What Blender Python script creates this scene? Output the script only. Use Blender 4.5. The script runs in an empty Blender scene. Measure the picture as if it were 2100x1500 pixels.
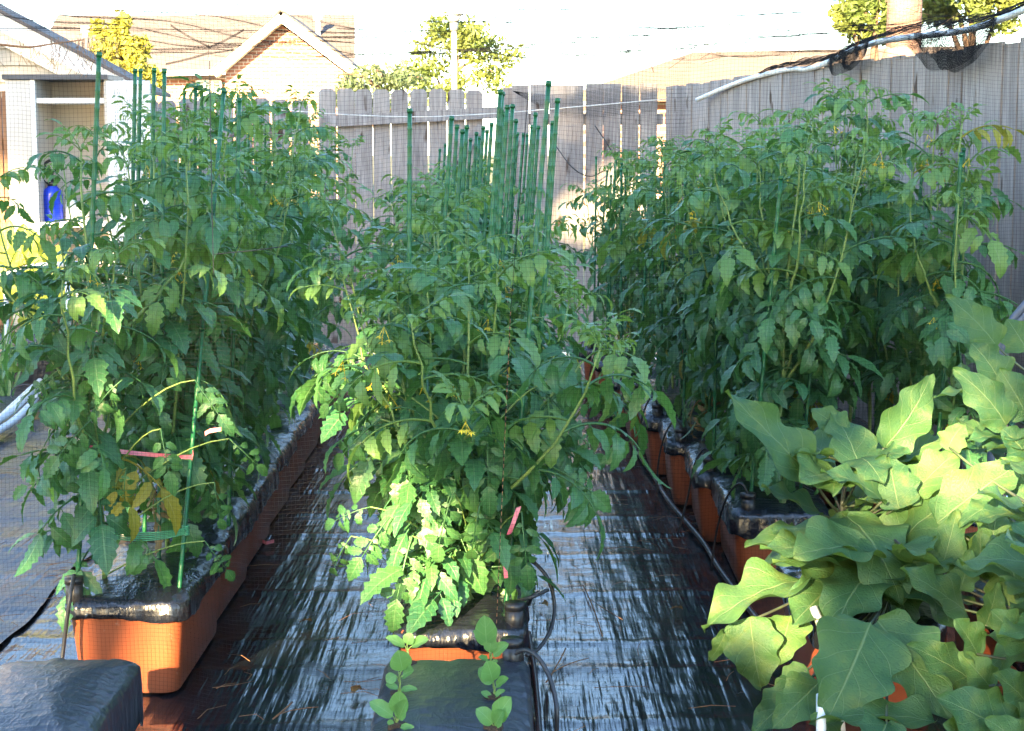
import bpy, math, random
import numpy as np
from mathutils import Vector, Matrix, Euler

R = math.radians
random.seed(7)
rng = np.random.default_rng(7)
scene = bpy.context.scene
col = scene.collection

# ------------------------------------------------------------------ camera
F = 3590.0                                   # focal length in photo pixels (2100 wide)
CH = 1.6
PITCH = math.atan(440.0 / F)
cd = bpy.data.cameras.new('camera')
cam = bpy.data.objects.new('camera', cd)
col.objects.link(cam)
cam.location = (0, 0, CH)
cam.rotation_euler = (math.pi / 2 - PITCH, 0, 0)
cd.sensor_width = 36.0
cd.lens = 36.0 * F / 2100.0
cd.clip_start = 0.05
cd.clip_end = 2000
scene.camera = cam

# ------------------------------------------------------------------ sky, sun, exposure
SUN_EL, SUN_AZ = R(17), R(200)               # azimuth clockwise from +Y: behind the camera, to its left
SD = Vector((math.sin(SUN_AZ) * math.cos(SUN_EL), math.cos(SUN_AZ) * math.cos(SUN_EL), math.sin(SUN_EL)))
world = bpy.data.worlds.new('World')
scene.world = world
world.use_nodes = True
nt = world.node_tree
bg = nt.nodes['Background']
sky = nt.nodes.new('ShaderNodeTexSky')
sky.sky_type = 'NISHITA'
sky.sun_disc = False
sky.sun_elevation = SUN_EL
sky.sun_rotation = SUN_AZ
sky.air_density = 1.0
sky.dust_density = 0.6
sky.ozone_density = 2.2
nt.links.new(sky.outputs[0], bg.inputs[0])
bg.inputs[1].default_value = 0.075
sl = bpy.data.lights.new('sun', 'SUN')
sl.energy = 4.2
sl.angle = R(0.6)
sl.color = (1.0, 0.74, 0.40)
so = bpy.data.objects.new('sun', sl)
col.objects.link(so)
so.rotation_euler = SD.to_track_quat('Z', 'Y').to_euler()
so.location = (-8, -10, 14)
scene.view_settings.view_transform = 'Standard'
scene.view_settings.look = 'None'
scene.view_settings.gamma = 1.0
scene.view_settings.use_curve_mapping = False
scene.view_settings.exposure = 3.9
scene.cycles.max_bounces = 8
scene.cycles.transmission_bounces = 4
scene.cycles.use_denoising = True

# ------------------------------------------------------------------ helpers
SP, CP = math.sin(PITCH), math.cos(PITCH)


def at(px, py, Y):
    """world point at depth Y whose place in the survey photo is (px, py)"""
    u, v = px - 1050.0, 750.0 - py
    d = Vector((u, v * SP + F * CP, v * CP - F * SP))
    return Vector((0, 0, CH)) + d * (Y / d.y)


def tag(o, label=None, cat=None, group=None, kind=None):
    if label: o['label'] = label
    if cat: o['category'] = cat
    if group: o['group'] = group
    if kind: o['kind'] = kind
    return o


def empty(name, loc=(0, 0, 0), rz=0.0):
    o = bpy.data.objects.new(name, None)
    o.empty_display_size = 0.05
    col.objects.link(o)
    o.location = loc
    o.rotation_euler = (0, 0, rz)
    return o


def put(name, me, parent=None, loc=None, rot=None, scale=None):
    o = bpy.data.objects.new(name, me)
    col.objects.link(o)
    if parent is not None: o.parent = parent
    if loc is not None: o.location = loc
    if rot is not None: o.rotation_euler = rot
    if scale is not None:
        o.scale = (scale,) * 3 if not hasattr(scale, '__len__') else scale
    return o


class MB:
    """collects quads/tris as arrays and builds one mesh"""

    def __init__(s):
        s.v, s.q, s.t, s.n, s.uv, s.mi = [], [], [], 0, [], []

    def add(s, verts, quads=None, tris=None, uv=None):
        verts = np.asarray(verts, float).reshape(-1, 3)
        if quads is not None and len(quads): s.q.append(np.asarray(quads, int).reshape(-1, 4) + s.n)
        if tris is not None and len(tris): s.t.append(np.asarray(tris, int).reshape(-1, 3) + s.n)
        s.v.append(verts)
        s.uv.append(np.asarray(uv, float).reshape(-1, 2) if uv is not None else np.full((len(verts), 2), -1.0))
        s.n += len(verts)

    def box(s, x0, x1, y0, y1, z0, z1, M=None):
        v = np.array([[x, y, z] for z in (z0, z1) for (x, y) in ((x0, y0), (x1, y0), (x1, y1), (x0, y1))], float)
        if M is not None:
            v = np.array([M @ Vector(p) for p in v])
        s.add(v, [[3, 2, 1, 0], [4, 5, 6, 7], [0, 1, 5, 4], [1, 2, 6, 5], [2, 3, 7, 6], [3, 0, 4, 7]])

    def bar(s, a, b, w, h, up=(0, 0, 1)):
        a, b = Vector(a), Vector(b)
        d = (b - a); L = d.length; d.normalize()
        sx = d.cross(Vector(up)).normalized(); sz = sx.cross(d)
        v = []
        for p in (a, b):
            for (i, j) in ((-1, -1), (1, -1), (1, 1), (-1, 1)):
                v.append(p + sx * (i * w / 2) + sz * (j * h / 2))
        s.add(v, [[0, 1, 2, 3], [7, 6, 5, 4], [0, 4, 5, 1], [1, 5, 6, 2], [2, 6, 7, 3], [3, 7, 4, 0]])

    def tube(s, pts, r, n=6, caps=True):
        P = np.asarray([tuple(p) for p in pts], float)
        K = len(P)
        rr = np.full(K, r, float) if np.isscalar(r) else np.asarray(r, float)
        T = np.gradient(P, axis=0)
        T /= np.linalg.norm(T, axis=1)[:, None] + 1e-12
        ref = np.array([0, 0, 1.0]) if abs(T[0][2]) < 0.9 else np.array([1.0, 0, 0])
        a = np.cross(T[0], ref); a /= np.linalg.norm(a)
        V = []
        ang = np.arange(n) * 2 * math.pi / n
        for k in range(K):
            a = a - T[k] * np.dot(a, T[k]); a /= np.linalg.norm(a) + 1e-12
            b = np.cross(T[k], a)
            V.append(P[k] + rr[k] * (np.cos(ang)[:, None] * a + np.sin(ang)[:, None] * b))
        V = np.concatenate(V)
        q = [[k * n + i, k * n + (i + 1) % n, (k + 1) * n + (i + 1) % n, (k + 1) * n + i] for k in range(K - 1) for i in range(n)]
        base = len(V)
        t = []
        if caps:
            V = np.concatenate([V, P[:1], P[-1:]])
            for i in range(n):
                t.append([base, (i + 1) % n, i])
                t.append([base + 1, (K - 1) * n + i, (K - 1) * n + (i + 1) % n])
        s.add(V, q, t)

    def grid(s, V, nu, nv, uv=None, close=False):
        q = []
        for i in range(nu - 1):
            for j in range(nv if close else nv - 1):
                j2 = (j + 1) % nv
                q.append([i * nv + j, (i + 1) * nv + j, (i + 1) * nv + j2, i * nv + j2])
        s.add(V, q, uv=uv)

    def mesh(s, name, mat, smooth=True):
        me = bpy.data.meshes.new(name)
        V = np.concatenate(s.v)
        Q = np.concatenate(s.q) if s.q else np.zeros((0, 4), int)
        T = np.concatenate(s.t) if s.t else np.zeros((0, 3), int)
        me.vertices.add(len(V)); me.vertices.foreach_set('co', V.ravel().astype(np.float32))
        loops = np.concatenate([Q.ravel(), T.ravel()])
        me.loops.add(len(loops)); me.loops.foreach_set('vertex_index', loops.astype(np.int32))
        starts = np.concatenate([np.arange(len(Q)) * 4, len(Q) * 4 + np.arange(len(T)) * 3])
        me.polygons.add(len(starts)); me.polygons.foreach_set('loop_start', starts.astype(np.int32))
        U = np.concatenate(s.uv)
        if (U >= -0.5).any():
            lay = me.uv_layers.new(name='UVMap')
            lay.data.foreach_set('uv', U[loops].ravel().astype(np.float32))
        me.update(calc_edges=True)
        me.validate()
        me.polygons.foreach_set('use_smooth', np.full(len(me.polygons), bool(smooth)))
        if mat: me.materials.append(mat)
        return me

    def build(s, name, mat, parent=None, smooth=True, loc=None, rot=None):
        return put(name, s.mesh(name, mat, smooth), parent, loc, rot)


# ------------------------------------------------------------------ materials
def newmat(name):
    m = bpy.data.materials.new(name)
    m.use_nodes = True
    t = m.node_tree
    return m, t, t.nodes['Principled BSDF']


def N(t, kind, **kw):
    n = t.nodes.new(kind)
    for k, v in kw.items():
        setattr(n, k, v)
    return n


def math_(t, op, a, b=None, c=None, clamp=False):
    n = t.nodes.new('ShaderNodeMath'); n.operation = op; n.use_clamp = clamp
    for i, x in enumerate((a, b, c)):
        if x is None: continue
        if isinstance(x, (int, float)): n.inputs[i].default_value = x
        else: t.links.new(x, n.inputs[i])
    return n.outputs[0]


def mixc(t, f, a, b):
    n = t.nodes.new('ShaderNodeMix'); n.data_type = 'RGBA'
    if isinstance(f, (int, float)): n.inputs[0].default_value = f
    else: t.links.new(f, n.inputs[0])
    for i, x in ((6, a), (7, b)):
        if isinstance(x, tuple): n.inputs[i].default_value = (*x[:3], 1)
        else: t.links.new(x, n.inputs[i])
    return n.outputs[2]


def noise(t, scale, detail=4, vec=None, rough=0.55):
    n = t.nodes.new('ShaderNodeTexNoise')
    n.inputs['Scale'].default_value = scale; n.inputs['Detail'].default_value = detail
    n.inputs['Roughness'].default_value = rough
    if vec is not None: t.links.new(vec, n.inputs['Vector'])
    return n.outputs['Fac']


def ramp(t, fac, a, b):
    n = t.nodes.new('ShaderNodeMapRange'); n.clamp = True
    n.inputs[1].default_value = a; n.inputs[2].default_value = b
    t.links.new(fac, n.inputs[0])
    return n.outputs[0]


def coords(t, scale=(1, 1, 1), rot=(0, 0, 0), kind='Object', rnd=False):
    tc = t.nodes.new('ShaderNodeTexCoord')
    src = tc.outputs[kind]
    if rnd:
        oi = t.nodes.new('ShaderNodeObjectInfo')
        va = t.nodes.new('ShaderNodeVectorMath'); va.operation = 'MULTIPLY_ADD'
        cb = t.nodes.new('ShaderNodeCombineXYZ')
        for i in range(3): t.links.new(oi.outputs['Random'], cb.inputs[i])
        t.links.new(cb.outputs[0], va.inputs[0]); va.inputs[1].default_value = (37, 53, 71)
        t.links.new(src, va.inputs[2]); src = va.outputs[0]
    mp = t.nodes.new('ShaderNodeMapping')
    mp.inputs['Scale'].default_value = scale; mp.inputs['Rotation'].default_value = rot
    t.links.new(src, mp.inputs['Vector'])
    return mp.outputs[0]


def bump(t, h, strength, dist, bsdf=None):
    b = t.nodes.new('ShaderNodeBump')
    b.inputs['Strength'].default_value = strength; b.inputs['Distance'].default_value = dist
    t.links.new(h, b.inputs['Height'])
    if bsdf: t.links.new(b.outputs[0], bsdf.inputs['Normal'])
    return b.outputs[0]


def simple(name, c1, c2=None, rough=0.5, scale=8, spec=0.5, bmp=0.0, bdist=0.002, metal=0.0):
    m, t, b = newmat(name)
    c2 = c2 or tuple(x * 0.75 for x in c1)
    v = coords(t, rnd=True)
    f = noise(t, scale, 5, v)
    f2 = ramp(t, f, 0.32, 0.68)
    t.links.new(mixc(t, f2, c1, c2), b.inputs['Base Color'])
    b.inputs['Roughness'].default_value = rough
    b.inputs['Specular IOR Level'].default_value = spec
    b.inputs['Metallic'].default_value = metal
    if bmp: bump(t, noise(t, scale * 6, 4, v), bmp, bdist, b)
    return m


def leafmat(name, ca, cb, vein, trans_c, trans=0.3, rough=0.45, veins=6, slope=0.5, puck=0.3, spec=0.4, vw=0.05, spots=False):
    m, t, b = newmat(name)
    uv = t.nodes.new('ShaderNodeUVMap')
    sp = t.nodes.new('ShaderNodeSeparateXYZ'); t.links.new(uv.outputs[0], sp.inputs[0])
    a = math_(t, 'MULTIPLY', math_(t, 'ABSOLUTE', math_(t, 'SUBTRACT', sp.outputs[0], 0.5)), 2.0)
    mid = ramp(t, a, vw * 1.6, vw * 0.5)
    fr = math_(t, 'FRACT', math_(t, 'MULTIPLY', math_(t, 'SUBTRACT', sp.outputs[1], math_(t, 'MULTIPLY', a, slope / 3)), float(veins)))
    sd = math_(t, 'ABSOLUTE', math_(t, 'SUBTRACT', fr, 0.5))
    side = ramp(t, sd, vw * 1.5, vw * 0.4)
    vm = math_(t, 'MAXIMUM', mid, math_(t, 'MULTIPLY', side, 0.6))
    oi = t.nodes.new('ShaderNodeObjectInfo')
    v = coords(t, rnd=True)
    nz = noise(t, 14, 3, v)
    f = math_(t, 'ADD', math_(t, 'MULTIPLY', oi.outputs['Random'], 0.65), math_(t, 'MULTIPLY', math_(t, 'SUBTRACT', nz, 0.35), 0.8), clamp=True)
    base = mixc(t, f, ca, cb)
    base = mixc(t, math_(t, 'MULTIPLY', vm, 0.75), base, vein)
    if spots:
        sv = noise(t, 1.0, 2, coords(t, (26, 26, 26), rnd=True))
        base = mixc(t, math_(t, 'MULTIPLY', ramp(t, sv, 0.735, 0.775), 0.8), base, (0.16, 0.11, 0.05))
        pv = noise(t, 1.0, 3, coords(t, (5, 5, 5), rnd=True))
        base = mixc(t, math_(t, 'MULTIPLY', ramp(t, pv, 0.52, 0.72), 0.45), base, (0.14, 0.19, 0.05))
    t.links.new(base, b.inputs['Base Color'])
    b.inputs['Roughness'].default_value = rough
    b.inputs['Specular IOR Level'].default_value = spec
    h = math_(t, 'SUBTRACT', math_(t, 'MULTIPLY', noise(t, 60, 3, v), 0.6), vm)
    if spots:
        vo = t.nodes.new('ShaderNodeTexVoronoi'); vo.feature = 'DISTANCE_TO_EDGE'; vo.inputs['Scale'].default_value = 24
        t.links.new(coords(t, rnd=True), vo.inputs['Vector'])
        h = math_(t, 'ADD', h, math_(t, 'MULTIPLY', ramp(t, vo.outputs['Distance'], 0.0, 0.25), 0.3))
    nrm = bump(t, h, puck, 0.004, b)
    tr = t.nodes.new('ShaderNodeBsdfTranslucent')
    t.links.new(mixc(t, math_(t, 'MULTIPLY', vm, 0.4), trans_c, vein), tr.inputs[0])
    t.links.new(nrm, tr.inputs['Normal'])
    mx = t.nodes.new('ShaderNodeMixShader'); mx.inputs[0].default_value = trans
    t.links.new(b.outputs[0], mx.inputs[1]); t.links.new(tr.outputs[0], mx.inputs[2])
    t.links.new(mx.outputs[0], t.nodes['Material Output'].inputs[0])
    return m


M = {}
M['tomato_leaf'] = leafmat('tomato_leaf', (0.020, 0.098, 0.040), (0.080, 0.215, 0.054), (0.14, 0.26, 0.10), (0.16, 0.34, 0.04), 0.23, 0.40, veins=6, spec=0.55)
M['young_toplit_leaf'] = leafmat('young_toplit_leaf', (0.095, 0.205, 0.055), (0.155, 0.285, 0.065), (0.2, 0.31, 0.10), (0.24, 0.4, 0.05), 0.33, 0.42, veins=6, spec=0.5)  # young growth, also yellowed to paint in the light on plant tops
M['yellow_leaf'] = leafmat('yellow_leaf', (0.22, 0.24, 0.03), (0.36, 0.28, 0.03), (0.4, 0.36, 0.1), (0.4, 0.36, 0.04), 0.3, 0.5)
M['dry_leaf'] = leafmat('dry_leaf', (0.18, 0.10, 0.03), (0.25, 0.17, 0.06), (0.2, 0.14, 0.06), (0.2, 0.12, 0.04), 0.15, 0.7)
M['eggplant_leaf'] = leafmat('eggplant_leaf', (0.024, 0.088, 0.042), (0.082, 0.170, 0.048), (0.18, 0.26, 0.11), (0.27, 0.35, 0.03), 0.28, 0.5, veins=5, slope=0.9, puck=0.5, spec=0.3, vw=0.026, spots=True)
M['seedling_leaf'] = leafmat('seedling_leaf', (0.085, 0.22, 0.07), (0.13, 0.28, 0.08), (0.25, 0.42, 0.16), (0.25, 0.5, 0.07), 0.3, 0.5, veins=4, slope=0.9, puck=0.2, vw=0.03)
M['squash_leaf'] = leafmat('squash_leaf', (0.22, 0.32, 0.06), (0.32, 0.38, 0.08), (0.4, 0.45, 0.2), (0.5, 0.55, 0.07), 0.4, 0.5, veins=4, slope=1.0)
M['stem'] = simple('stem', (0.20, 0.29, 0.075), (0.13, 0.22, 0.06), 0.55, 30)
M['eggplant_stem'] = simple('eggplant_stem', (0.07, 0.11, 0.045), (0.04, 0.04, 0.04), 0.55, 20)
M['flower'] = simple('flower', (0.75, 0.58, 0.03), (0.65, 0.45, 0.02), 0.5, 30)
M['fruit'] = simple('fruit', (0.22, 0.34, 0.10), (0.30, 0.38, 0.14), 0.25, 12)
M['stake'] = simple('stake', (0.009, 0.095, 0.036), (0.014, 0.13, 0.042), 0.38, 20, bmp=0.3, bdist=0.002)
M['pvc'] = simple('pvc', (0.74, 0.76, 0.76), (0.62, 0.64, 0.63), 0.35, 6)
M['hose'] = simple('hose', (0.02, 0.021, 0.024), (0.035, 0.036, 0.04), 0.42, 10)
M['net'] = simple('net', (0.010, 0.010, 0.011), None, 0.9, 10, spec=0.15)
M['string'] = simple('string', (0.7, 0.68, 0.62), None, 0.7, 10)
M['pink'] = simple('pink', (0.62, 0.11, 0.17), (0.7, 0.25, 0.27), 0.5, 30)
M['tie_green'] = simple('tie_green', (0.05, 0.28, 0.14), (0.10, 0.38, 0.2), 0.35, 30)
M['soil'] = simple('soil', (0.035, 0.022, 0.014), (0.06, 0.04, 0.025), 0.95, 40, bmp=0.8, bdist=0.01)
M['straw'] = simple('straw', (0.24, 0.10, 0.04), (0.34, 0.18, 0.08), 0.75, 12)
M['white_paint'] = simple('white_paint', (0.78, 0.77, 0.74), (0.68, 0.67, 0.63), 0.5, 4)
M['beige_panel'] = simple('beige_panel', (0.55, 0.50, 0.44), (0.47, 0.42, 0.36), 0.6, 3)
M['grey_trim'] = simple('grey_trim', (0.07, 0.075, 0.085), None, 0.5, 8)
M['blue_plastic'] = simple('blue_plastic', (0.01, 0.05, 0.62), (0.012, 0.045, 0.5), 0.3, 6)
M['black_plastic'] = simple('black_plastic', (0.02, 0.02, 0.022), None, 0.35, 8)
M['brown_wood'] = simple('brown_wood', (0.30, 0.15, 0.07), (0.22, 0.10, 0.045), 0.7, 9, bmp=0.3)
M['bark'] = simple('bark', (0.16, 0.105, 0.075), (0.09, 0.06, 0.045), 0.9, 6, bmp=0.8, bdist=0.03)
M['red_bark'] = simple('red_bark', (0.24, 0.15, 0.12), (0.13, 0.08, 0.065), 0.9, 3, bmp=0.8, bdist=0.03)
M['shingle'] = simple('shingle', (0.125, 0.105, 0.095), (0.095, 0.08, 0.075), 0.9, 3)
M['brown_roof'] = simple('brown_roof', (0.16, 0.12, 0.085), (0.12, 0.09, 0.065), 0.9, 3)
M['glass'] = simple('glass', (0.05, 0.06, 0.07), None, 0.08, 2)
M['metal_grey'] = simple('metal_grey', (0.22, 0.24, 0.23), None, 0.4, 8)
M['frosted'] = simple('frosted', (0.75, 0.74, 0.7), None, 0.3, 3)


def foliage_far(name, ca, cb, tc):
    m, t, b = newmat(name)
    v = coords(t)
    t.links.new(mixc(t, ramp(t, noise(t, 1.3, 5, v), 0.35, 0.65), ca, cb), b.inputs['Base Color'])
    b.inputs['Roughness'].default_value = 0.6
    tr = t.nodes.new('ShaderNodeBsdfTranslucent'); tr.inputs[0].default_value = (*tc, 1)
    mx = t.nodes.new('ShaderNodeMixShader'); mx.inputs[0].default_value = 0.3
    t.links.new(b.outputs[0], mx.inputs[1]); t.links.new(tr.outputs[0], mx.inputs[2])
    t.links.new(mx.outputs[0], t.nodes['Material Output'].inputs[0])
    return m


M['far_leaf'] = foliage_far('far_leaf', (0.09, 0.14, 0.03), (0.16, 0.19, 0.04), (0.25, 0.28, 0.04))
M['far_leaf_grey'] = foliage_far('far_leaf_grey', (0.07, 0.11, 0.05), (0.12, 0.15, 0.07), (0.15, 0.2, 0.06))
M['far_leaf_yellow'] = foliage_far('far_leaf_yellow', (0.26, 0.26, 0.04), (0.34, 0.32, 0.05), (0.4, 0.4, 0.05))
M['added_shade_leaf'] = foliage_far('added_shade_leaf', (0.03, 0.07, 0.025), (0.05, 0.09, 0.03), (0.05, 0.1, 0.02))


def wood_mat():
    m, t, b = newmat('weathered_wood')
    v = coords(t, (22, 22, 1.3), rnd=True)
    g = noise(t, 3.0, 6, v, 0.65)
    c = mixc(t, ramp(t, g, 0.3, 0.7), (0.15, 0.135, 0.128), (0.42, 0.385, 0.355))
    oi = t.nodes.new('ShaderNodeObjectInfo')
    c = mixc(t, math_(t, 'MULTIPLY', oi.outputs['Random'], 0.4), c, (0.34, 0.285, 0.24))
    kn = noise(t, 1.0, 2, coords(t, (9, 9, 3.2), rnd=True))
    c = mixc(t, ramp(t, kn, 0.66, 0.71), c, (0.07, 0.045, 0.03))
    st = noise(t, 1.0, 3, coords(t, (3, 3, 0.8), rnd=True))
    c = mixc(t, math_(t, 'MULTIPLY', ramp(t, st, 0.45, 0.72), 0.6), c, (0.14, 0.12, 0.115))
    t.links.new(c, b.inputs['Base Color'])
    b.inputs['Roughness'].default_value = 0.85
    b.inputs['Specular IOR Level'].default_value = 0.2
    bump(t, g, 0.5, 0.004, b)
    return m


def terracotta_mat():
    m, t, b = newmat('terracotta_plastic')
    v = coords(t, rnd=True)
    c = mixc(t, ramp(t, noise(t, 5, 5, v), 0.35, 0.7), (0.36, 0.088, 0.030), (0.28, 0.068, 0.027))
    sc_ = noise(t, 30, 5, v)
    c = mixc(t, math_(t, 'MULTIPLY', ramp(t, sc_, 0.66, 0.74), 0.45), c, (0.55, 0.36, 0.26))
    tc = t.nodes.new('ShaderNodeTexCoord'); sp = t.nodes.new('ShaderNodeSeparateXYZ')
    t.links.new(tc.outputs['Object'], sp.inputs[0])
    dirt = math_(t, 'MULTIPLY', ramp(t, sp.outputs[2], 0.10, 0.0), ramp(t, noise(t, 9, 5, v), 0.3, 0.7))
    c = mixc(t, math_(t, 'MULTIPLY', dirt, 0.6), c, (0.10, 0.07, 0.05))
    t.links.new(c, b.inputs['Base Color'])
    b.inputs['Roughness'].default_value = 0.5
    bump(t, noise(t, 120, 3, v), 0.15, 0.001, b)
    return m


def ridged(t, n, p=2.0):
    r = math_(t, 'SUBTRACT', 1.0, math_(t, 'ABSOLUTE', math_(t, 'MULTIPLY_ADD', n, 2.0, -1.0)))
    return math_(t, 'POWER', r, p)


def film_mat(name='black_film', r0=0.16, bs=0.32, sp=0.8, base=(0.010, 0.012, 0.018)):
    m, t, b = newmat(name)
    v = coords(t, rnd=True)
    b.inputs['Base Color'].default_value = (*base, 1)
    f = noise(t, 4, 4, v)
    t.links.new(math_(t, 'MULTIPLY_ADD', f, 0.22, r0), b.inputs['Roughness'])
    b.inputs['Specular IOR Level'].default_value = sp
    h1 = ridged(t, noise(t, 1.0, 3, coords(t, (5, 17, 9), (0, 0, 0.3), rnd=True)), 3.0)
    h2 = ridged(t, noise(t, 1.0, 3, coords(t, (22, 9, 9), (0, 0, -0.35), rnd=True)), 4.0)
    h = math_(t, 'ADD', h1, math_(t, 'MULTIPLY', h2, 0.6))
    h = math_(t, 'ADD', h, math_(t, 'MULTIPLY', noise(t, 6, 2, v), 0.7))
    bump(t, h, bs, 0.009, b)
    return m


def mat_sheet(r0=0.2, dust_sheen_amt=0.5, c2=(0.04, 0.043, 0.048), bd=0.0078):
    """woven black weed sheet, crinkled along its length, dust and painted sky sheen set by dusty"""
    m, t, b = newmat('weed_sheet')
    warp = noise(t, 1.0, 3, coords(t, (1.6, 1.6, 1)))
    s1 = noise(t, 1.0, 2, coords(t, (44, 2.6, 1), (0, 0, 0.10)), 0.5)
    s2 = noise(t, 1.0, 2, coords(t, (21, 1.7, 1), (0, 0, 0.06)), 0.5)
    s3 = noise(t, 1.0, 3, coords(t, (2.5, 2.0, 1)))
    s4 = noise(t, 1.0, 2, coords(t, (8, 9, 1)))
    dust = math_(t, 'MULTIPLY', ramp(t, noise(t, 1.0, 6, coords(t, (2.6, 2.6, 1))), 0.5 - 0.5 * (dust_sheen_amt - 0.5), 0.8), dust_sheen_amt)
    c = mixc(t, dust, (0.008, 0.010, 0.014), c2)
    t.links.new(c, b.inputs['Base Color'])
    t.links.new(math_(t, 'MULTIPLY_ADD', dust, 0.35, r0), b.inputs['Roughness'])
    b.inputs['Specular IOR Level'].default_value = 0.5
    amp = ramp(t, warp, 0.30, 0.62)
    h = math_(t, 'ADD', math_(t, 'MULTIPLY', s1, 0.45), math_(t, 'MULTIPLY', s2, 1.1))
    h = math_(t, 'MULTIPLY', h, math_(t, 'MULTIPLY_ADD', amp, 1.05, 0.12))
    h = math_(t, 'ADD', h, math_(t, 'ADD', math_(t, 'MULTIPLY', s3, 0.9), math_(t, 'MULTIPLY', s4, 0.5)))
    bump(t, h, 1.0, bd, b)
    return m


def brick_mat():
    m, t, b = newmat('brick_wall')
    n = t.nodes.new('ShaderNodeTexBrick')
    t.links.new(coords(t, (1, 1, 1), (math.pi / 2, 0, 0)), n.inputs['Vector'])
    n.inputs['Color1'].default_value = (0.30, 0.14, 0.09, 1); n.inputs['Color2'].default_value = (0.24, 0.10, 0.065, 1)
    n.inputs['Mortar'].default_value = (0.4, 0.36, 0.31, 1)
    n.inputs['Scale'].default_value = 1.0; n.inputs['Brick Width'].default_value = 0.3
    n.inputs['Row Height'].default_value = 0.12; n.inputs['Mortar Size'].default_value = 0.016
    t.links.new(n.outputs[0], b.inputs['Base Color'])
    b.inputs['Roughness'].default_value = 0.9
    return m


def ground_mat():
    m, t, b = newmat('ground')
    v = coords(t)
    c = mixc(t, ramp(t, noise(t, 0.7, 8, v), 0.35, 0.65), (0.16, 0.12, 0.06), (0.09, 0.12, 0.035))
    t.links.new(c, b.inputs['Base Color'])
    b.inputs['Roughness'].default_value = 0.95
    bump(t, noise(t, 30, 6, v), 0.6, 0.03, b)
    return m


M['wood'] = wood_mat(); M['terracotta'] = terracotta_mat(); M['film'] = film_mat(); M['film_taut'] = film_mat('taut_black_film', 0.28, 0.27, 0.9, (0.016, 0.019, 0.030))
M['sheet'] = mat_sheet(); M['sheet_sky_sheen'] = mat_sheet(0.27, 0.9, (0.085, 0.095, 0.115), 0.016); M['brick'] = brick_mat(); M['ground'] = ground_mat()  # second sheet's pale blue grey is sky reflection painted into its colour

# ------------------------------------------------------------------ the ground
mb = MB()
mb.add([(-400, -120, -0.03), (400, -120, -0.03), (400, 600, -0.03), (-400, 600, -0.03)], [[0, 1, 2, 3]])
tag(mb.build('ground', M['ground'], smooth=False), 'bare earth and grass around the sheeted vegetable plot', kind='structure')


def noise1(x, k, seed):
    r = np.random.default_rng(seed)
    ph = r.uniform(0, 6.28, k); fr = r.uniform(0.5, 1.0, k) * np.arange(1, k + 1)
    return sum(np.sin(x * fr[i] + ph[i]) / (i + 1) for i in range(k))


def sheet(name, label, x0, x1, y0, y1, z, seed, mat='sheet'):
    nx, ny = int((x1 - x0) / 0.035), int((y1 - y0) / 0.025)
    X, Yg = np.meshgrid(np.linspace(x0, x1, nx), np.linspace(y0, y1, ny), indexing='ij')
    Z = np.full_like(X, z)
    r = np.random.default_rng(seed)
    yy = y0 + 0.1
    while yy < y1:
        line = yy + 0.03 * noise1(X * 2.2, 3, r.integers(999)) / 2 + 0.03 * (X - x0) * r.uniform(-1, 1)
        Z += 0.007 * r.uniform(0.5, 1.2) * np.exp(-((Yg - line) / 0.028) ** 2)
        yy += r.uniform(0.35, 0.65)
    Z += 0.0025 * np.sin(X * 41 + 2 * np.sin(Yg * 3)) * np.sin(Yg * 2.7 + X * 5) + 0.003
    Xe = X + np.where((X < x0 + 0.02) | (X > x1 - 0.02), 0.012 * noise1(Yg * 5, 4, seed + 5), 0)
    mb = MB()
    mb.grid(np.stack([Xe, Yg, Z], -1).reshape(-1, 3), nx, ny)
    o = mb.build(name, M[mat])
    tag(o, label, kind='structure')


sheet('weed_sheet', 'black woven sheet lying under the three tomato rows', -1.72, 3.3, 2.6, 13.9, 0.0, 3)
sheet('weed_sheet', 'black woven sheet on the open side towards the white cabinet', -4.6, -1.66, 2.6, 12.6, 0.014, 11, 'sheet_sky_sheen')


# ------------------------------------------------------------------ planters
def rrect(w, l, r, n=5):
    pts = []
    for (cx, cy, a0) in ((w / 2 - r, l / 2 - r, 0), (-w / 2 + r, l / 2 - r, 90), (-w / 2 + r, -l / 2 + r, 180), (w / 2 - r, -l / 2 + r, 270)):
        for k in range(n):
            a = R(a0 + 90 * k / (n - 1))
            pts.append((cx + r * math.cos(a), cy + r * math.sin(a)))
    return np.array(pts)


def tub_mesh():
    mb = MB()
    prof = [(0.285, 0.665, 0.045, 0.0), (0.296, 0.676, 0.05, 0.012), (0.337, 0.72, 0.05, 0.235), (0.338, 0.721, 0.05, 0.24),
            (0.358, 0.742, 0.052, 0.244), (0.362, 0.746, 0.052, 0.272), (0.350, 0.734, 0.05, 0.28), (0.325, 0.71, 0.045, 0.278), (0.30, 0.68, 0.04, 0.20)]
    V = []
    for (w, l, r, z) in prof:
        p = rrect(w, l, r, 6)
        # long sides step in between the corner feet
        if 0.005 < z < 0.236:
            k = (0.236 - z) / 0.236
            p = p.copy()
        V.append(np.column_stack([p, np.full(len(p), z)]))
    n = len(V[0])
    mb.grid(np.concatenate(V), len(prof), n, close=True)
    mb.add(V[0], tris=[[0, i + 1, i] for i in range(1, n - 1)])
    mb.add(V[-1], tris=[[0, i, i + 1] for i in range(1, n - 1)])
    return mb.mesh('tub', M['terracotta'])


def dense_rrect(w, l, r, n):
    p = rrect(w, l, r, 8); p = np.vstack([p, p[:1]])
    d = np.concatenate([[0], np.cumsum(np.linalg.norm(np.diff(p, axis=0), axis=1))])
    s = np.linspace(0, d[-1], n, endpoint=False)
    return np.column_stack([np.interp(s, d, p[:, 0]), np.interp(s, d, p[:, 1])])


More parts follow.
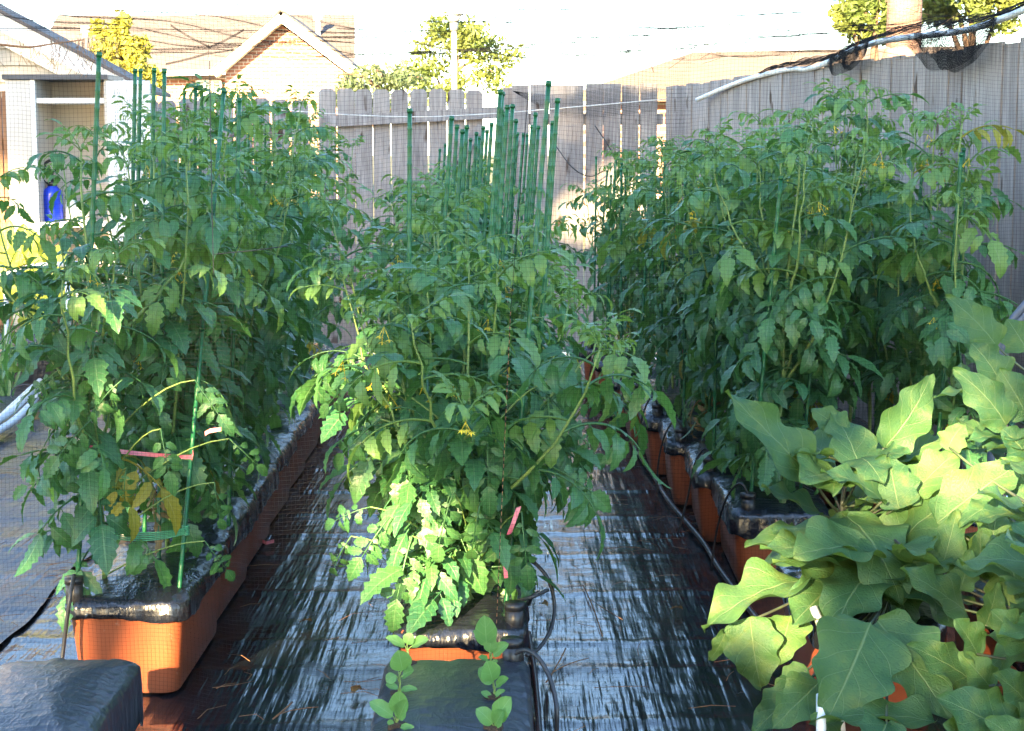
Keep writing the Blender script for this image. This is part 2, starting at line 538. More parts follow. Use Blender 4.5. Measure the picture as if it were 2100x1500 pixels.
def cover_mesh(seed, hump, skirt=0.05, mat='film'):
    r = np.random.default_rng(seed)
    n = 180
    ang = np.linspace(0, 2 * math.pi, n, endpoint=False)
    rim = dense_rrect(0.370, 0.754, 0.055, n)
    fr = noise1(ang * 9, 6, seed) * 0.4 + noise1(np.round(ang * 1e6) / 1e6 * 23, 5, seed + 1) * 0.5 + 0.5 * np.abs(np.sin(ang * 31 + 3 * np.sin(ang * 4)))
    rings = []
    for k, s in enumerate((0.04, 0.15, 0.28, 0.4, 0.52, 0.63, 0.73, 0.81, 0.87, 0.92, 0.96, 0.985, 1.0)):
        p = rim * s
        z = 0.287 + hump * (1 - s ** 2.6) - 0.012 * np.clip((s - 0.93) / 0.07, 0, 1) ** 2 + 0.005 * fr * s ** 5 + 0.0045 * noise1(p[:, 0] * 16 + p[:, 1] * 5, 4, seed + 2) * (1 - 0.5 * s)
        z += 0.003 * np.sin(ang * 5 + s * 4 + r.uniform(0, 6)) * s
        rings.append(np.column_stack([p, z]))
    for k, dz in enumerate((0.014, 0.03, 0.045, 1.0)):
        f = (1.0 + 0.011 * fr * (k + 1) / 2.0)[:, None]
        off = 0.003 * (1 if k < 3 else -0.3)
        nrm = rim / np.linalg.norm(rim, axis=1)[:, None]
        drop = skirt * (dz if dz < 1 else 1.0) / 0.05 if dz < 1 else skirt + 0.012 * noise1(ang * 5, 5, seed + 4)
        z = 0.275 + 0.005 * fr - (np.asarray(drop) if dz == 1.0 else dz * skirt / 0.05)
        rings.append(np.column_stack([rim * f + nrm * off, z]))
    mb = MB()
    mb.grid(np.concatenate(rings), len(rings), n, close=True)
    top = rings[0]
    mb.add(np.vstack([top, top.mean(0)]), tris=[[n, (i + 1) % n, i] for i in range(n)][::1])
    return mb.mesh('cover', M[mat])


TUB = tub_mesh()
COVERS = [cover_mesh(s, h, sk) for s, h, sk in ((1, 0.035, 0.045), (2, 0.05, 0.06), (3, 0.03, 0.075), (4, 0.045, 0.05))]
BIGCOVER = [cover_mesh(31, 0.036, 0.15, 'film_taut'), cover_mesh(32, 0.04, 0.14, 'film_taut')]


def fill_tube_mesh():
    mb = MB()
    mb.tube([(0, 0, 0.24), (0, 0, 0.30), (0, 0, 0.335)], [0.026, 0.026, 0.0265], 12)
    mb.tube([(0, 0, 0.333), (0, 0, 0.352)], [0.0285, 0.0285], 12)
    return mb.mesh('fill_tube', M['black_plastic'])


FILL = fill_tube_mesh()


def planter(x, y, label, group, cover=None, tube=None, rz=0.0, i=0):
    e = empty('planter_box', (x, y, 0.012), rz)
    tag(e, label, 'planter', group)
    put('tub', TUB, e)
    put('plastic_cover', cover or COVERS[i % 4], e, rot=(0, 0, math.pi * (i // 4 % 2)))
    if tube: put('fill_tube', FILL, e, loc=(tube[0], tube[1], 0))
    return e


ORD = ['first', 'second', 'third', 'fourth', 'fifth', 'sixth', 'seventh', 'eighth', 'ninth', 'tenth', 'eleventh', 'twelfth']
LEFT = [(-1.128 - 0.016 * i, 5.345 + 0.755 * i) for i in range(9)]
MID = [(-0.140 - 0.024 * i, 5.045 + 0.755 * i) for i in range(9)]
RIGHT = [(0.985 - 0.047 * i, 6.60 + 0.752 * i) for i in range(8)]
RIGHT2 = [(1.66 - 0.06 * i, 6.62 + 0.752 * i) for i in range(5)]
jr = random.Random(4)
for i, (x, y) in enumerate(LEFT):
    planter(x, y, f'terracotta planter, {ORD[i]} tomato planter behind the bare plastic covered one', 'planters of the cabinet side row', tube=(-0.15, -0.34), rz=R(jr.uniform(-1, 1)), i=i)
for i, (x, y) in enumerate(MID):
    planter(x, y, f'terracotta planter of the middle row, {ORD[i]} one behind the seedling planter', 'planters of the middle row', tube=(0.15, -0.33), rz=R(jr.uniform(-1, 1)), i=i)
for i, (x, y) in enumerate(RIGHT):
    planter(x, y, f'terracotta planter beside the long black hose, {ORD[i]} one behind the eggplant planter', 'planters of the fence side row', tube=(-0.12, -0.33), rz=R(-1.6 + jr.uniform(-1.2, 1.2)), i=i + 2)
for i, (x, y) in enumerate(RIGHT2):
    planter(x, y, f'terracotta planter hidden under tomatoes against the side fence, {ORD[i]} from the eggplants', 'planters along the side fence', rz=R(2), i=i)
FGL = planter(-1.125, 4.0, 'unplanted planter under a taut shiny black plastic cover, in front of the cabinet side row', 'planters without tomatoes', cover=BIGCOVER[1], rz=R(1))
FGM = planter(-0.139, 4.01, 'planter with six young seedlings poking through its black plastic cover', 'planters without tomatoes', cover=BIGCOVER[0], tube=(0.14, 0.345), rz=0)
EG1 = planter(1.03, 5.12, 'terracotta planter under the large leafed eggplants, nearest the tomatoes by the hose', 'planters of the eggplants', i=2, rz=R(1))
EG2 = planter(1.53, 4.34, 'terracotta planter under the large leafed eggplants, at the open end', 'planters of the eggplants', i=1, rz=R(1))
EG3 = planter(1.56, 5.14, 'terracotta planter under the tallest eggplant by the grey pipes', 'planters of the eggplants', i=0, rz=R(-1))


# ------------------------------------------------------------------ leaves
def leaflet(mb, o, d, n, L, W, curl, rnd, lobes=3.2, serr=0.15, NT=11, fold=0.5):
    """toothed tomato leaflet, folded on its midrib and curling down to the tip"""
    o = np.array(o, float); d = np.array(d, float); n = np.array(n, float)
    s = np.cross(d, n); s /= np.linalg.norm(s) + 1e-9
    P = []; UV = []
    p = o.copy()
    a = 0.0
    step = L / (NT - 1)
    ph = rnd.uniform(0, 1)
    for i in range(NT):
        t = i / (NT - 1)
        w = W * 0.5 * (math.sin(math.pi * min(1, t ** 0.72 * 1.0)) ** 0.85 if t < 1 else 0) + 0.0008
        tl = 1 + serr * rnd.uniform(0.5, 1.3) * (1 if i % 2 == 0 else -1) * (0.5 + 0.5 * math.sin(3.1 * t)) + rnd.uniform(-0.08, 0.08)
        w *= tl
        ca, sa = math.cos(a), math.sin(a)
        dd = d * ca - n * sa
        nn = n * ca + d * sa
        wav = rnd.uniform(-0.12, 0.12)
        for u in (-1, -0.5, 0, 0.5, 1):
            lift = fold * abs(u) - 0.45 * fold * u * u * 1.3 + wav * u
            P.append(p + s * (u * w) + nn * (lift * w))
            UV.append((0.5 + u / 2, t))
        p = p + dd * step
        a += curl / NT * (0.5 + t)
    q = []
    for i in range(NT - 1):
        for j in range(4):
            q.append([i * 5 + j, i * 5 + j + 1, (i + 1) * 5 + j + 1, (i + 1) * 5 + j])
    mb.add(P, q, uv=UV)


def rot_about(v, k, a):
    v = np.array(v); k = np.array(k)
    return v * math.cos(a) + np.cross(k, v) * math.sin(a) + k * np.dot(k, v) * (1 - math.cos(a))


def compound_leaf(seed, droop, mat, width=1.0, curl=1.0):
    """unit length compound tomato leaf along +X, up +Z, base at the origin"""
    rnd = random.Random(seed)
    mb = MB()
    NS = 14
    pts, tans = [], []
    p = np.array([0.0, 0, 0]); a = 0.0; yaw = 0.0
    for i in range(NS):
        d = np.array([math.cos(a) * math.cos(yaw), math.cos(a) * math.sin(yaw), -math.sin(a)])
        pts.append(p.copy()); tans.append(d)
        p = p + d * (0.64 / (NS - 1)); a += droop / NS; yaw += rnd.uniform(-0.05, 0.05)
    mb.tube(pts, np.linspace(0.013, 0.006, NS), 4, caps=False)
    def frame(k):
        d = tans[k]; s = np.cross(np.array([0, 0, 1.0]), d); s /= np.linalg.norm(s); n = np.cross(d, s)
        return d, s, n
    for (k, ln) in ((4, 0.25), (8, 0.30), (11, 0.27)):
        for sgn in (-1, 1):
            d, s, n = frame(min(NS - 1, max(0, k + rnd.choice((-1, 0, 0, 1)))))
            dd = rot_about(d, n, sgn * R(rnd.uniform(48, 72)))
            dd = dd - n * rnd.uniform(0.1, 1.1); dd /= np.linalg.norm(dd)
            nn = n - dd * np.dot(n, dd); nn /= np.linalg.norm(nn)
            L = ln * rnd.uniform(0.82, 1.15)
            o = pts[k] + dd * 0.045
            mb.tube([pts[k], o], 0.005, 3, caps=False)
            leaflet(mb, o, dd, nn, L, L * 0.41 * width * rnd.uniform(0.8, 1.15), curl * rnd.uniform(0.5, 2.0), rnd)
    for k in (3, 7, 9):
        for sgn in (-1, 1):
            if rnd.random() < 0.55: continue
            d, s, n = frame(k)
            dd = rot_about(d, n, sgn * R(70)); 
            leaflet(mb, pts[k], dd, n, 0.09, 0.055 * width, 0.4, rnd, NT=5)
    d, s, n = frame(NS - 1)
    L = 0.40 * rnd.uniform(0.9, 1.1)
    leaflet(mb, pts[-1], d, n, L, L * 0.44 * width, curl * rnd.uniform(0.6, 1.6), rnd, NT=13)
    return mb.mesh('leaf', mat)


TL = [compound_leaf(100 + i, dr, M['tomato_leaf'], w, c) for i, (dr, w, c) in enumerate((
    (0.5, 1.0, 0.8), (0.9, 1.05, 1.0), (1.2, 0.95, 1.2), (1.5, 1.1, 1.0), (0.7, 1.15, 0.6), (1.0, 0.9, 1.5), (1.3, 1.05, 0.7), (0.8, 1.0, 1.3), (1.7, 1.0, 0.9)))]
TTOP = [compound_leaf(130 + i, dr, M['young_toplit_leaf'], 0.8, 1.3) for i, dr in enumerate((0.6, 1.0, 1.4))]
TYNG = [compound_leaf(160 + i, dr, M['young_toplit_leaf'], 1.0, 1.2) for i, dr in enumerate((0.8, 1.2))]
TYEL = [compound_leaf(140 + i, 1.2, M['yellow_leaf'], 0.95, 1.2) for i in range(2)]
TDRY = [compound_leaf(150, 1.9, M['dry_leaf'], 0.5, 2.2)]


def star_mesh():
    mb = MB()
    for k in range(3):
        c = np.array([0.02 * math.cos(k * 2.1), 0.02 * math.sin(k * 2.1), -0.012 * k])
        tilt = 0.5 + 0.4 * k
        for j in range(6):
            a = j * math.pi / 3 + k
            d = np.array([math.cos(a), math.sin(a), -0.35]); s = np.array([-math.sin(a), math.cos(a), 0])
            mb.add([c, c + d * 0.008 + s * 0.0032, c + d * 0.018 - np.array([0, 0, 0.002]), c + d * 0.008 - s * 0.0032], [[0, 1, 2, 3]])
        mb.tube([c, c + np.array([0, 0, -0.012])], [0.003, 0.0012], 5)
        mb.tube([c + np.array([0, 0, 0.0]), np.array([0, 0, 0.03])], 0.0012, 3)
    return mb.mesh('flower_cluster', M['flower'])


STAR = star_mesh()


def fruit_mesh():
    mb = MB()
    V = []
    for i in range(7):
        th = math.pi * i / 6
        for j in range(10):
            a = j * math.pi / 5
            rr = 0.022 * math.sin(th) * (1 + 0.04 * math.cos(5 * a)) + 0.0003
            V.append((rr * math.cos(a), rr * math.sin(a), -0.022 + 0.019 * math.cos(th) - (0.003 if i == 0 else 0)))
    mb.grid(V, 7, 10, close=True)
    for j in range(5):
        a = j * 1.2566
        mb.add([(0, 0, -0.004), (0.012 * math.cos(a + .2), 0.012 * math.sin(a + .2), -0.003), (0.02 * math.cos(a), 0.02 * math.sin(a), 0.002), (0.012 * math.cos(a - .2), 0.012 * math.sin(a - .2), -0.003)], [[0, 1, 2, 3]])
    mb.tube([(0, 0, -0.004), (0, 0, 0.03)], 0.002, 4)
    return mb.mesh('green_tomato', M['fruit'])


FRUIT = fruit_mesh()


def bez(p0, p1, p2, n):
    p0, p1, p2 = Vector(p0), Vector(p1), Vector(p2)
    return [p0 * (1 - t) ** 2 + p1 * 2 * t * (1 - t) + p2 * t * t for t in [i / (n - 1) for i in range(n)]]


def tomato(x, y, H, label, group, seed, spread=0.3, stems=4, LL=0.36, lean=(0, 0), gap=0.085, low=0.10, sparse=1.0, front=None, flowers=2, yellow=0.03, ymin=None, xlim=None, skirt=0, skirt_az=-1.5708):
    """H = top of plant above the plastic"""
    rnd = random.Random(seed)
    e = empty('tomato_plant', (x, y, 0.315))
    tag(e, label, 'tomato plant', group)
    st = MB()
    tips = []
    leaves = []
    main = None
    for s in range(stems):
        if s == 0:
            top = Vector((lean[0] + rnd.uniform(-.05, .05), lean[1] + rnd.uniform(-.05, .05), H))
            path = bez((0, 0, -0.03), (rnd.uniform(-.04, .04), rnd.uniform(-.04, .04), H * 0.5), top, 14)
            main = path; r0 = 0.0085; z0 = low
        else:
            k = rnd.randint(2, 7)
            p0 = main[k]
            a = s * 2.39996 + rnd.uniform(-.5, .5)
            rr = spread * rnd.uniform(0.45, 1.0)
            top = Vector((lean[0] + rr * math.cos(a), lean[1] + rr * 1.0 * math.sin(a), H * rnd.uniform(0.66, 0.99)))
            if front is not None: top.y = max(top.y, front)
            if xlim: top.x = min(max(top.x, xlim[0]), xlim[1])
            ctl = Vector((p0.x + (top.x - p0.x) * 0.75, p0.y + (top.y - p0.y) * 0.75, p0.z + (top.z - p0.z) * 0.35))
            path = bez(p0, ctl, top, 12); r0 = 0.0065; z0 = p0.z + 0.06
        wob = [p + Vector((rnd.uniform(-1, 1), rnd.uniform(-1, 1), 0)) * 0.007 for p in path]
        wob[0] = path[0]
        st.tube(wob, np.linspace(r0, r0 * 0.35, len(wob)), 6)
        ln = sum((wob[i + 1] - wob[i]).length for i in range(len(wob) - 1))
        nn = max(3, int(ln / (gap * (1.0 if s == 0 else 1.1))))
        az = rnd.uniform(0, 6.28)
        for j in range(nn):
            t = (j + 0.5 + rnd.uniform(-.3, .3)) / nn
            f = t * (len(wob) - 1); i0 = min(int(f), len(wob) - 2)
            p = wob[i0].lerp(wob[i0 + 1], f - i0)
            az += 2.39996 + rnd.uniform(-.5, .5)
            if p.z < z0 or rnd.random() > sparse * (0.55 + 0.9 * min(1, p.z / 0.35) if p.z < 0.35 else 1.0): continue
            h = p.z / H
            L = LL * rnd.uniform(0.75, 1.12) * (1.0 if t < 0.65 else 1.0 - 0.75 * (t - 0.65))
            el = R(-8 + 55 * h * t + rnd.uniform(-18, 18))
            dx, dy = math.cos(az), math.sin(az)
            if ymin is not None and y + p.y + dy * L * 0.85 < ymin:
                az += math.pi * 0.8; dx, dy = math.cos(az), math.sin(az)
                if y + p.y + dy * L * 0.85 < ymin: continue
            r_ = rnd.random()
            if p.z < 0.4 and r_ < yellow * 5: me = rnd.choice(TYEL)
            elif p.z < 0.25 and r_ < yellow * 9: me = TDRY[0]
            elif r_ < yellow * 0.25: me = TYEL[0]
            elif h > 0.6 and r_ > 0.68: me = rnd.choice(TYNG)
            else: me = rnd.choice(TL)
            leaves.append((me, p, az, el, R(rnd.uniform(-22, 22)), L))
        tp = wob[-1]
        for j in range(4):
            leaves.append((rnd.choice(TTOP), tp, az + j * 1.7 + rnd.uniform(-.3, .3), R(rnd.uniform(35, 72)), R(rnd.uniform(-20, 20)), rnd.uniform(0.11, 0.2)))
        tips.append(wob)
    for j in range(skirt):
        f = rnd.uniform(0.12, 0.62) * (len(main) - 1); i0 = int(f); p = main[i0].lerp(main[i0 + 1], f - i0)
        az = skirt_az + rnd.uniform(-1.75, 1.75) * (1.0 if skirt_az < -1 else 0.6)
        L = LL * rnd.uniform(0.85, 1.15)
        if ymin is not None and y + p.y + math.sin(az) * L * 0.72 < ymin: L *= 0.72
        leaves.append((rnd.choice(TL), p, az, R(rnd.uniform(-25, 30)), R(rnd.uniform(-20, 20)), L))
    o = st.build('stem', M['stem'], e)
    for (me, p, az, el, roll, L) in leaves:
        put('leaf', me, e, p, (roll, -el, az), L)
    for k in range(flowers):
        w = rnd.choice(tips); p = w[rnd.randint(len(w) // 2, len(w) - 2)]
        a = rnd.uniform(0, 6.28) if rnd.random() < .3 else rnd.uniform(3.4, 6.0)
        q = p + Vector((math.cos(a) * 0.10, math.sin(a) * 0.10, rnd.uniform(-0.0, 0.06)))
        fo = put('flower_cluster', STAR, e, q, (rnd.uniform(-.5, .5), rnd.uniform(-.5, .5), rnd.uniform(0, 6)), rnd.uniform(0.62, 0.9))
        s2 = MB(); s2.tube(bez(p, (p + q) / 2 + Vector((0, 0, 0.05)), q + Vector((0, 0, 0.02)), 6), 0.0018, 4)
        s2.build('flower_stalk', M['stem'], e)
    return e


def pair_label(i, k, row):
    return f'tomato plant in the {ORD[i]} tomato planter of the {row}, ' + ('at its near end' if k == 0 else 'at its far end') if False else \
        f'leafy tomato plant, {"one of the two" if False else ("front" if k == 0 else "back")} plant of the {ORD[i]} planter in the {row}'


# cabinet side row
for i, (x, y) in enumerate(LEFT):
    Ht = 1.27 + (0.17 if i in (2, 3, 4) else 0.10 * min(i, 2) / 2)
    for k in (0, 1):
        yy = y - 0.19 + 0.38 * k
        first = i == 0
        tomato(x + (-0.10 if first and k == 0 else jr.uniform(-.05, .05)), yy, Ht * jr.uniform(0.95, 1.05), pair_label(i, k, 'row towards the white cabinet'),
               'tomato plants of the cabinet side row', 1500 + i * 10 + k, spread=0.46, stems=7 if i < 1 else 7 if i < 3 else 5 if i < 5 else 3, LL=0.34,
               lean=(0.07 if i else -0.02, 0), ymin=4.60 if i == 0 else None, skirt=12 if i == 0 else 9 if i < 4 else 0, skirt_az=-1.5708 if i == 0 and k == 0 else -0.25, flowers=4 if i < 3 else 2, yellow=0.05 if i == 0 else 0.015,
               low=0.30 if first else 0.18, gap=0.058 if i < 1 else 0.07 if i < 3 else 0.105)
# middle row
for i, (x, y) in enumerate(MID):
    Ht = (0.94, 1.08, 1.13, 1.13, 1.12, 1.10, 1.10, 1.10, 1.10)[i]
    for k in (0, 1):
        tomato(x + jr.uniform(-.04, .04), y - 0.18 + 0.38 * k, Ht * jr.uniform(0.95, 1.05) - (0.04 if i == 0 and k == 0 else 0), pair_label(i, k, 'middle row'),
               'tomato plants of the middle row', 2000 + i * 10 + k, spread=0.46, stems=9 if i < 2 else 6 if i < 4 else 4, LL=0.355 if i < 2 else 0.34,
               ymin=4.47 if i == 0 else None, skirt=16 if i == 0 else 6 if i < 3 else 0, flowers=5 if i < 3 else 2, low=0.06, gap=0.056 if i < 1 else 0.068 if i < 2 else 0.105, yellow=0.006)
# fence side rows
for i, (x, y) in enumerate(RIGHT):
    Ht = 1.36 - 0.02 * i
    for k in (0, 1):
        tomato(x + 0.04 + jr.uniform(-.04, .04), y - 0.19 + 0.38 * k, Ht * jr.uniform(0.95, 1.04), pair_label(i, k, 'row beside the black hose'),
               'tomato plants of the hose side row', 3000 + i * 10 + k, spread=0.34, stems=7 if i < 2 else 6 if i < 4 else 4, LL=0.34, lean=(0.05, 0),
               ymin=6.06 if i == 0 else None, skirt=12 if i == 0 else 6 if i < 4 else 0, flowers=3 if i < 3 else 1, low=0.10, gap=0.07 if i < 3 else 0.10)
for i, (x, y) in enumerate(RIGHT2):
    Ht = 1.52 - 0.05 * i + (0.0 if i else -0.10)
    for k in (0, 1):
        tomato(x + jr.uniform(-.04, .04), y - 0.19 + 0.38 * k, Ht * jr.uniform(0.95, 1.05), pair_label(i, k, 'row against the side fence'),
               'tomato plants along the side fence', 4000 + i * 10 + k, spread=0.30, stems=5 if i < 3 else 4, LL=0.37,
               ymin=6.06 if i == 0 else None, skirt=8 if i == 0 else 0, flowers=3 if i < 3 else 1, low=0.3, gap=0.09 if i < 3 else 0.11, xlim=(-0.4, 0.42))


# single leaves that hang clear of the front plants
def tleaf(parent, bpx, tpx, Yb, Yt, k, up=0.5, face=0.9, side=0.0, mesh=None):
    b, t = at(*bpx, Yb), at(*tpx, Yt)
    ax = t - b; L = ax.length; ax.normalize()
    n = Vector((side, -face, up)); n = (n - ax * n.dot(ax)).normalized()
    o = put('leaf', mesh or TL[k % len(TL)], parent)
    o.rotation_euler = Matrix((ax, n.cross(ax), n)).transposed().to_euler()
    o.location = b - parent.location
    o.scale = (L, L, L)


MIDP = [o for o in col.objects if o.name.startswith('tomato_plant') and o['group'] == 'tomato plants of the middle row'][0]
LEFTP = [o for o in col.objects if o.name.startswith('tomato_plant') and o['group'] == 'tomato plants of the cabinet side row'][0]
bt = MB()
for k, (bp, tp, Yb, Yt) in enumerate((((845, 1100), (790, 1300), 4.72, 4.6), ((800, 1060), (690, 1180), 4.7, 4.62), ((760, 1040), (630, 1070), 4.75, 4.72), ((930, 1010), (870, 1180), 4.66, 4.58), ((985, 1030), (955, 1200), 4.66, 4.58),
                                      ((1070, 1050), (1085, 1220), 4.7, 4.62), ((1120, 950), (1275, 1045), 4.8, 4.75), ((1150, 860), (1280, 970), 4.9, 4.85), ((780, 860), (640, 960), 4.75, 4.7), ((720, 1100), (645, 1215), 4.8, 4.75), ((1000, 880), (1000, 1060), 4.68, 4.58), ((860, 880), (810, 1050), 4.68, 4.6), ((1130, 780), (1250, 860), 4.85, 4.85), ((740, 770), (620, 850), 4.8, 4.75))):
    tleaf(MIDP, bp, tp, Yb, Yt, (0, 4, 1, 7, 2)[k % 5])
    q = at(*bp, Yb) - MIDP.location; z = max(0.02, min(q.z - 0.22, 0.6))
    bt.tube(bez((0.01, 0, z), (q.x * 0.6, q.y * 0.6, q.z - 0.02), q, 7), [0.003, 0.0028, 0.0026, 0.0024, 0.0022, 0.002, 0.0018], 5)
bt.build('side_shoot', M['stem'], MIDP)
bt = MB()
for k, (bp, tp, Yb, Yt) in enumerate((((190, 860), (60, 960), 4.9, 4.8), ((130, 960), (5, 1010), 4.95, 4.9), ((420, 1110), (490, 1205), 4.95, 4.9), ((470, 900), (560, 980), 5.0, 4.95), ((250, 780), (130, 880), 4.85, 4.78), ((330, 880), (340, 1010), 4.85, 4.75), ((400, 780), (470, 880), 4.85, 4.75), ((120, 760), (20, 830), 4.95, 4.9), ((440, 990), (450, 1110), 4.9, 4.85), ((260, 960), (240, 1080), 4.9, 4.85))):
    tleaf(LEFTP, bp, tp, Yb, Yt, (4, 0, 1, 7, 2)[k % 5])
    q = at(*bp, Yb) - LEFTP.location; z = max(0.02, min(q.z - 0.24, 0.7))
    bt.tube(bez((0.01, 0, z), (q.x * 0.6, q.y * 0.6, q.z - 0.02), q, 7), [0.003, 0.0028, 0.0026, 0.0024, 0.0022, 0.002, 0.0018], 5)
bt.build('side_shoot', M['stem'], LEFTP)

# ------------------------------------------------------------------ stakes
def stake_mesh(L):
    mb = MB()
    n = int(L / 0.05)
    zs, rs = [], []
    for i in range(n + 1):
        z = i * L / n
        zs += [z, z + 0.004, z + 0.008]; rs += [0.0052, 0.0062, 0.0052]
    mb.tube([(0, 0, z) for z in zs[:-2]], rs[:-2], 7)
    mb.tube([(0, 0, L - 0.002), (0, 0, L + 0.012)], [0.0066, 0.0062], 7)
    return mb.mesh('stake', M['stake'])


STK = {}


def stake(base, top, label, group):
    base, top = Vector(base), Vector(top)
    L = round((top - base).length, 1) + 0.0
    if L not in STK: STK[L] = stake_mesh(L)
    o = put('plant_stake', STK[L], None, base)
    o.rotation_euler = (top - base).to_track_quat('Z', 'Y').to_euler()
    o.scale = (1.35, 1.35, (top - base).length / L)
    tag(o, label, 'stake', group)
    return o


def stake_px(px, py, Y, lean, label, group, by=None):
    t = at(px, py, Y)
    b = Vector((t.x - lean * (t.z - 0.3), (by or Y), 0.285))
    return stake(b, t, label, group)


stake(at(160, 1190, 5.05) * 1, at(203, 116, 5.1), 'tall green stake at the outer corner of the first cabinet side tomato planter', 'stakes of the cabinet side row')
stake(at(366, 1228, 5.05), at(459, 190, 5.75), 'green stake at the aisle corner of the first cabinet side tomato planter, leaning', 'stakes of the cabinet side row')
stake(at(325, 1165, 5.36), at(337, 149, 5.6), 'green stake in the middle of the first cabinet side tomato planter', 'stakes of the cabinet side row')
for px, py, Y in ((277, 148, 6.2), (288, 148, 6.5), (316, 147, 5.85), (378, 192, 7.6), (401, 183, 7.0), (414, 189, 7.3), (491, 209, 6.0), (511, 229, 8.0), (545, 259, 8.6)):
    stake_px(px, py, Y, 0.04, 'green plastic stake rising out of the tomatoes of the cabinet side row', 'stakes of the cabinet side row', by=Y - 0.05)
stake(at(1036, 1270, 4.82), at(1125, 175, 4.98), 'tall green stake at the hose corner of the first middle row planter', 'stakes of the middle row')
stake(at(836, 1200, 5.08), at(840, 231, 5.15), 'lone green stake standing apart on the cabinet side of the middle row', 'stakes of the middle row')
for px, py, Y in ((926, 246, 5.75), (937, 263, 6.4), (957, 264, 6.1), (948, 273, 5.9), (965, 289, 7.6), (977, 277, 7.2), (991, 265, 6.9), (1008, 258, 6.6),
                  (1026, 192, 5.3), (1030, 196, 5.5), (1033, 237, 5.8), (1040, 223, 5.65), (1051, 221, 6.0), (1058, 251, 6.8), (1061, 277, 8.0), (1073, 278, 8.6), (1081, 279, 8.9),
                  (1098, 238, 6.5), (1091, 263, 7.0), (1104, 264, 7.4), (1143, 210, 5.35), (1133, 255, 6.6), (913, 300, 9.4), (902, 310, 9.8), (983, 285, 8.2), (999, 272, 7.9)):
    stake_px(px, py, Y, 0.07, 'green plastic stake in the cluster above the low tomatoes of the middle row', 'stakes of the middle row', by=Y - 0.06)
for i, (x, y) in enumerate(RIGHT):
    for (dx, dy) in ((-0.11, -0.26), (0.11, -0.05), (-0.09, 0.2)):
        stake((x + dx, y + dy, 0.285), (x + dx + jr.uniform(-.02, .1), y + dy + jr.uniform(-.05, .05), jr.uniform(1.38, 1.56)), 'green stake standing among the tomatoes of the row beside the hose', 'stakes of the hose side row')
for i, (x, y) in enumerate(RIGHT2[:4]):
    for (dx, dy) in ((-0.1, -0.24), (0.1, 0.2)):
        stake((x + dx, y + dy, 0.285), (x + dx + jr.uniform(-.02, .08), y + dy, jr.uniform(1.45, 1.62)), 'green stake among the tomatoes against the side fence', 'stakes by the side fence')

# ------------------------------------------------------------------ ties on the first cabinet side planter
a_, b_ = at(163, 1078, 5.055), at(381, 1088, 5.135)
mb = MB()
for k in range(5):
    off = Vector((0, -0.010 - 0.001 * k, 0.004 * (k - 2)))
    mb.tube(bez(a_ + off, (a_ + b_) / 2 + off + Vector((0, 0, -0.055 + 0.004 * k)), b_ + off, 12), 0.0022, 4)
for c in (a_, b_):
    for k in range(6):
        mb.tube([c + Vector((0.0095 * math.cos(t), 0.0095 * math.sin(t), -0.012 + 0.005 * k)) for t in np.linspace(0, 6.28, 9)], 0.0026, 4)
tag(mb.build('green_tie', M['tie_green']), 'band of green plastic tie strung between two stakes low over the planter', 'plant tie')


def ribbon(pts, w, label, name='pink_ribbon', up=(0, 0, 1)):
    mb = MB(); V = []
    P = [Vector(p) for p in pts]
    for i, p in enumerate(P):
        tw = Vector((0.2 * math.sin(i * 1.3), -0.3 * math.cos(i), 1)).normalized() if up == (0, 0, 1) else Vector(up)
        for (a, b) in ((-1, -1), (1, -1), (1, 1), (-1, 1)):
            V.append(p + tw * (a * w / 2) + Vector((0, 1, 0)) * (b * 0.0006))
    mb.grid(V, len(P), 4, close=True)
    tag(mb.build(name, M['pink'], smooth=False), label, 'ribbon')


pa, pb = at(165, 914, 5.055), at(394, 938, 5.225)
ribbon(bez(pa, (pa + pb) / 2 + Vector((0, -.01, -0.01)), pb, 9) + [pb + Vector((0.006, -0.012, 0.02)), pb + Vector((0.002, -0.015, -0.006))], 0.013, 'pink marking ribbon tied between two stakes of the first cabinet side planter')
ribbon([at(468, 868, 5.22), at(455, 880, 5.2), at(430, 884, 5.2), at(420, 890, 5.21)], 0.013, 'short pink ribbon knotted on a stake above the first cabinet side planter')
ribbon([at(1064, 1040, 4.7), at(1052, 1075, 4.69), at(1044, 1096, 4.7)], 0.014, 'pink ribbon strip tucked in the lower leaves of the middle row', up=(1, 0.2, 0.3))
ribbon([at(1034, 1116, 4.72), at(1035, 1150, 4.705), at(1038, 1186, 4.71)], 0.011, 'narrow crimson ribbon strip hanging down beside a stake of the middle row', up=(1, 0.1, 0.05))
ribbon([at(1404, 715, 8.2), at(1403, 735, 8.2)], 0.02, 'pink ribbon in the low leaves of the hose side row', up=(1, 0.1, 0.05))
ribbon([(at(525, 1110, 7.0).x + dx, 6.95 + dy, 0.022 + dz) for dx, dy, dz in ((0, 0, 0), (.02, .02, .01), (.05, -.01, .004), (.08, .01, .008))], 0.014, 'crumpled pink ribbon fallen on the sheet between the rows')

# ------------------------------------------------------------------ hoses
def smooth_path(pts, per=8):
    P = [Vector(p) for p in pts]
    P = [P[0] * 2 - P[1]] + P + [P[-1] * 2 - P[-2]]
    out = []
    for i in range(1, len(P) - 2):
        for k in range(per):
            t = k / per
            out.append(0.5 * ((2 * P[i]) + (-P[i - 1] + P[i + 1]) * t + (2 * P[i - 1] - 5 * P[i] + 4 * P[i + 1] - P[i + 2]) * t * t + (-P[i - 1] + 3 * P[i] - 3 * P[i + 1] + P[i + 2]) * t ** 3))
    out.append(P[-2])
    return out


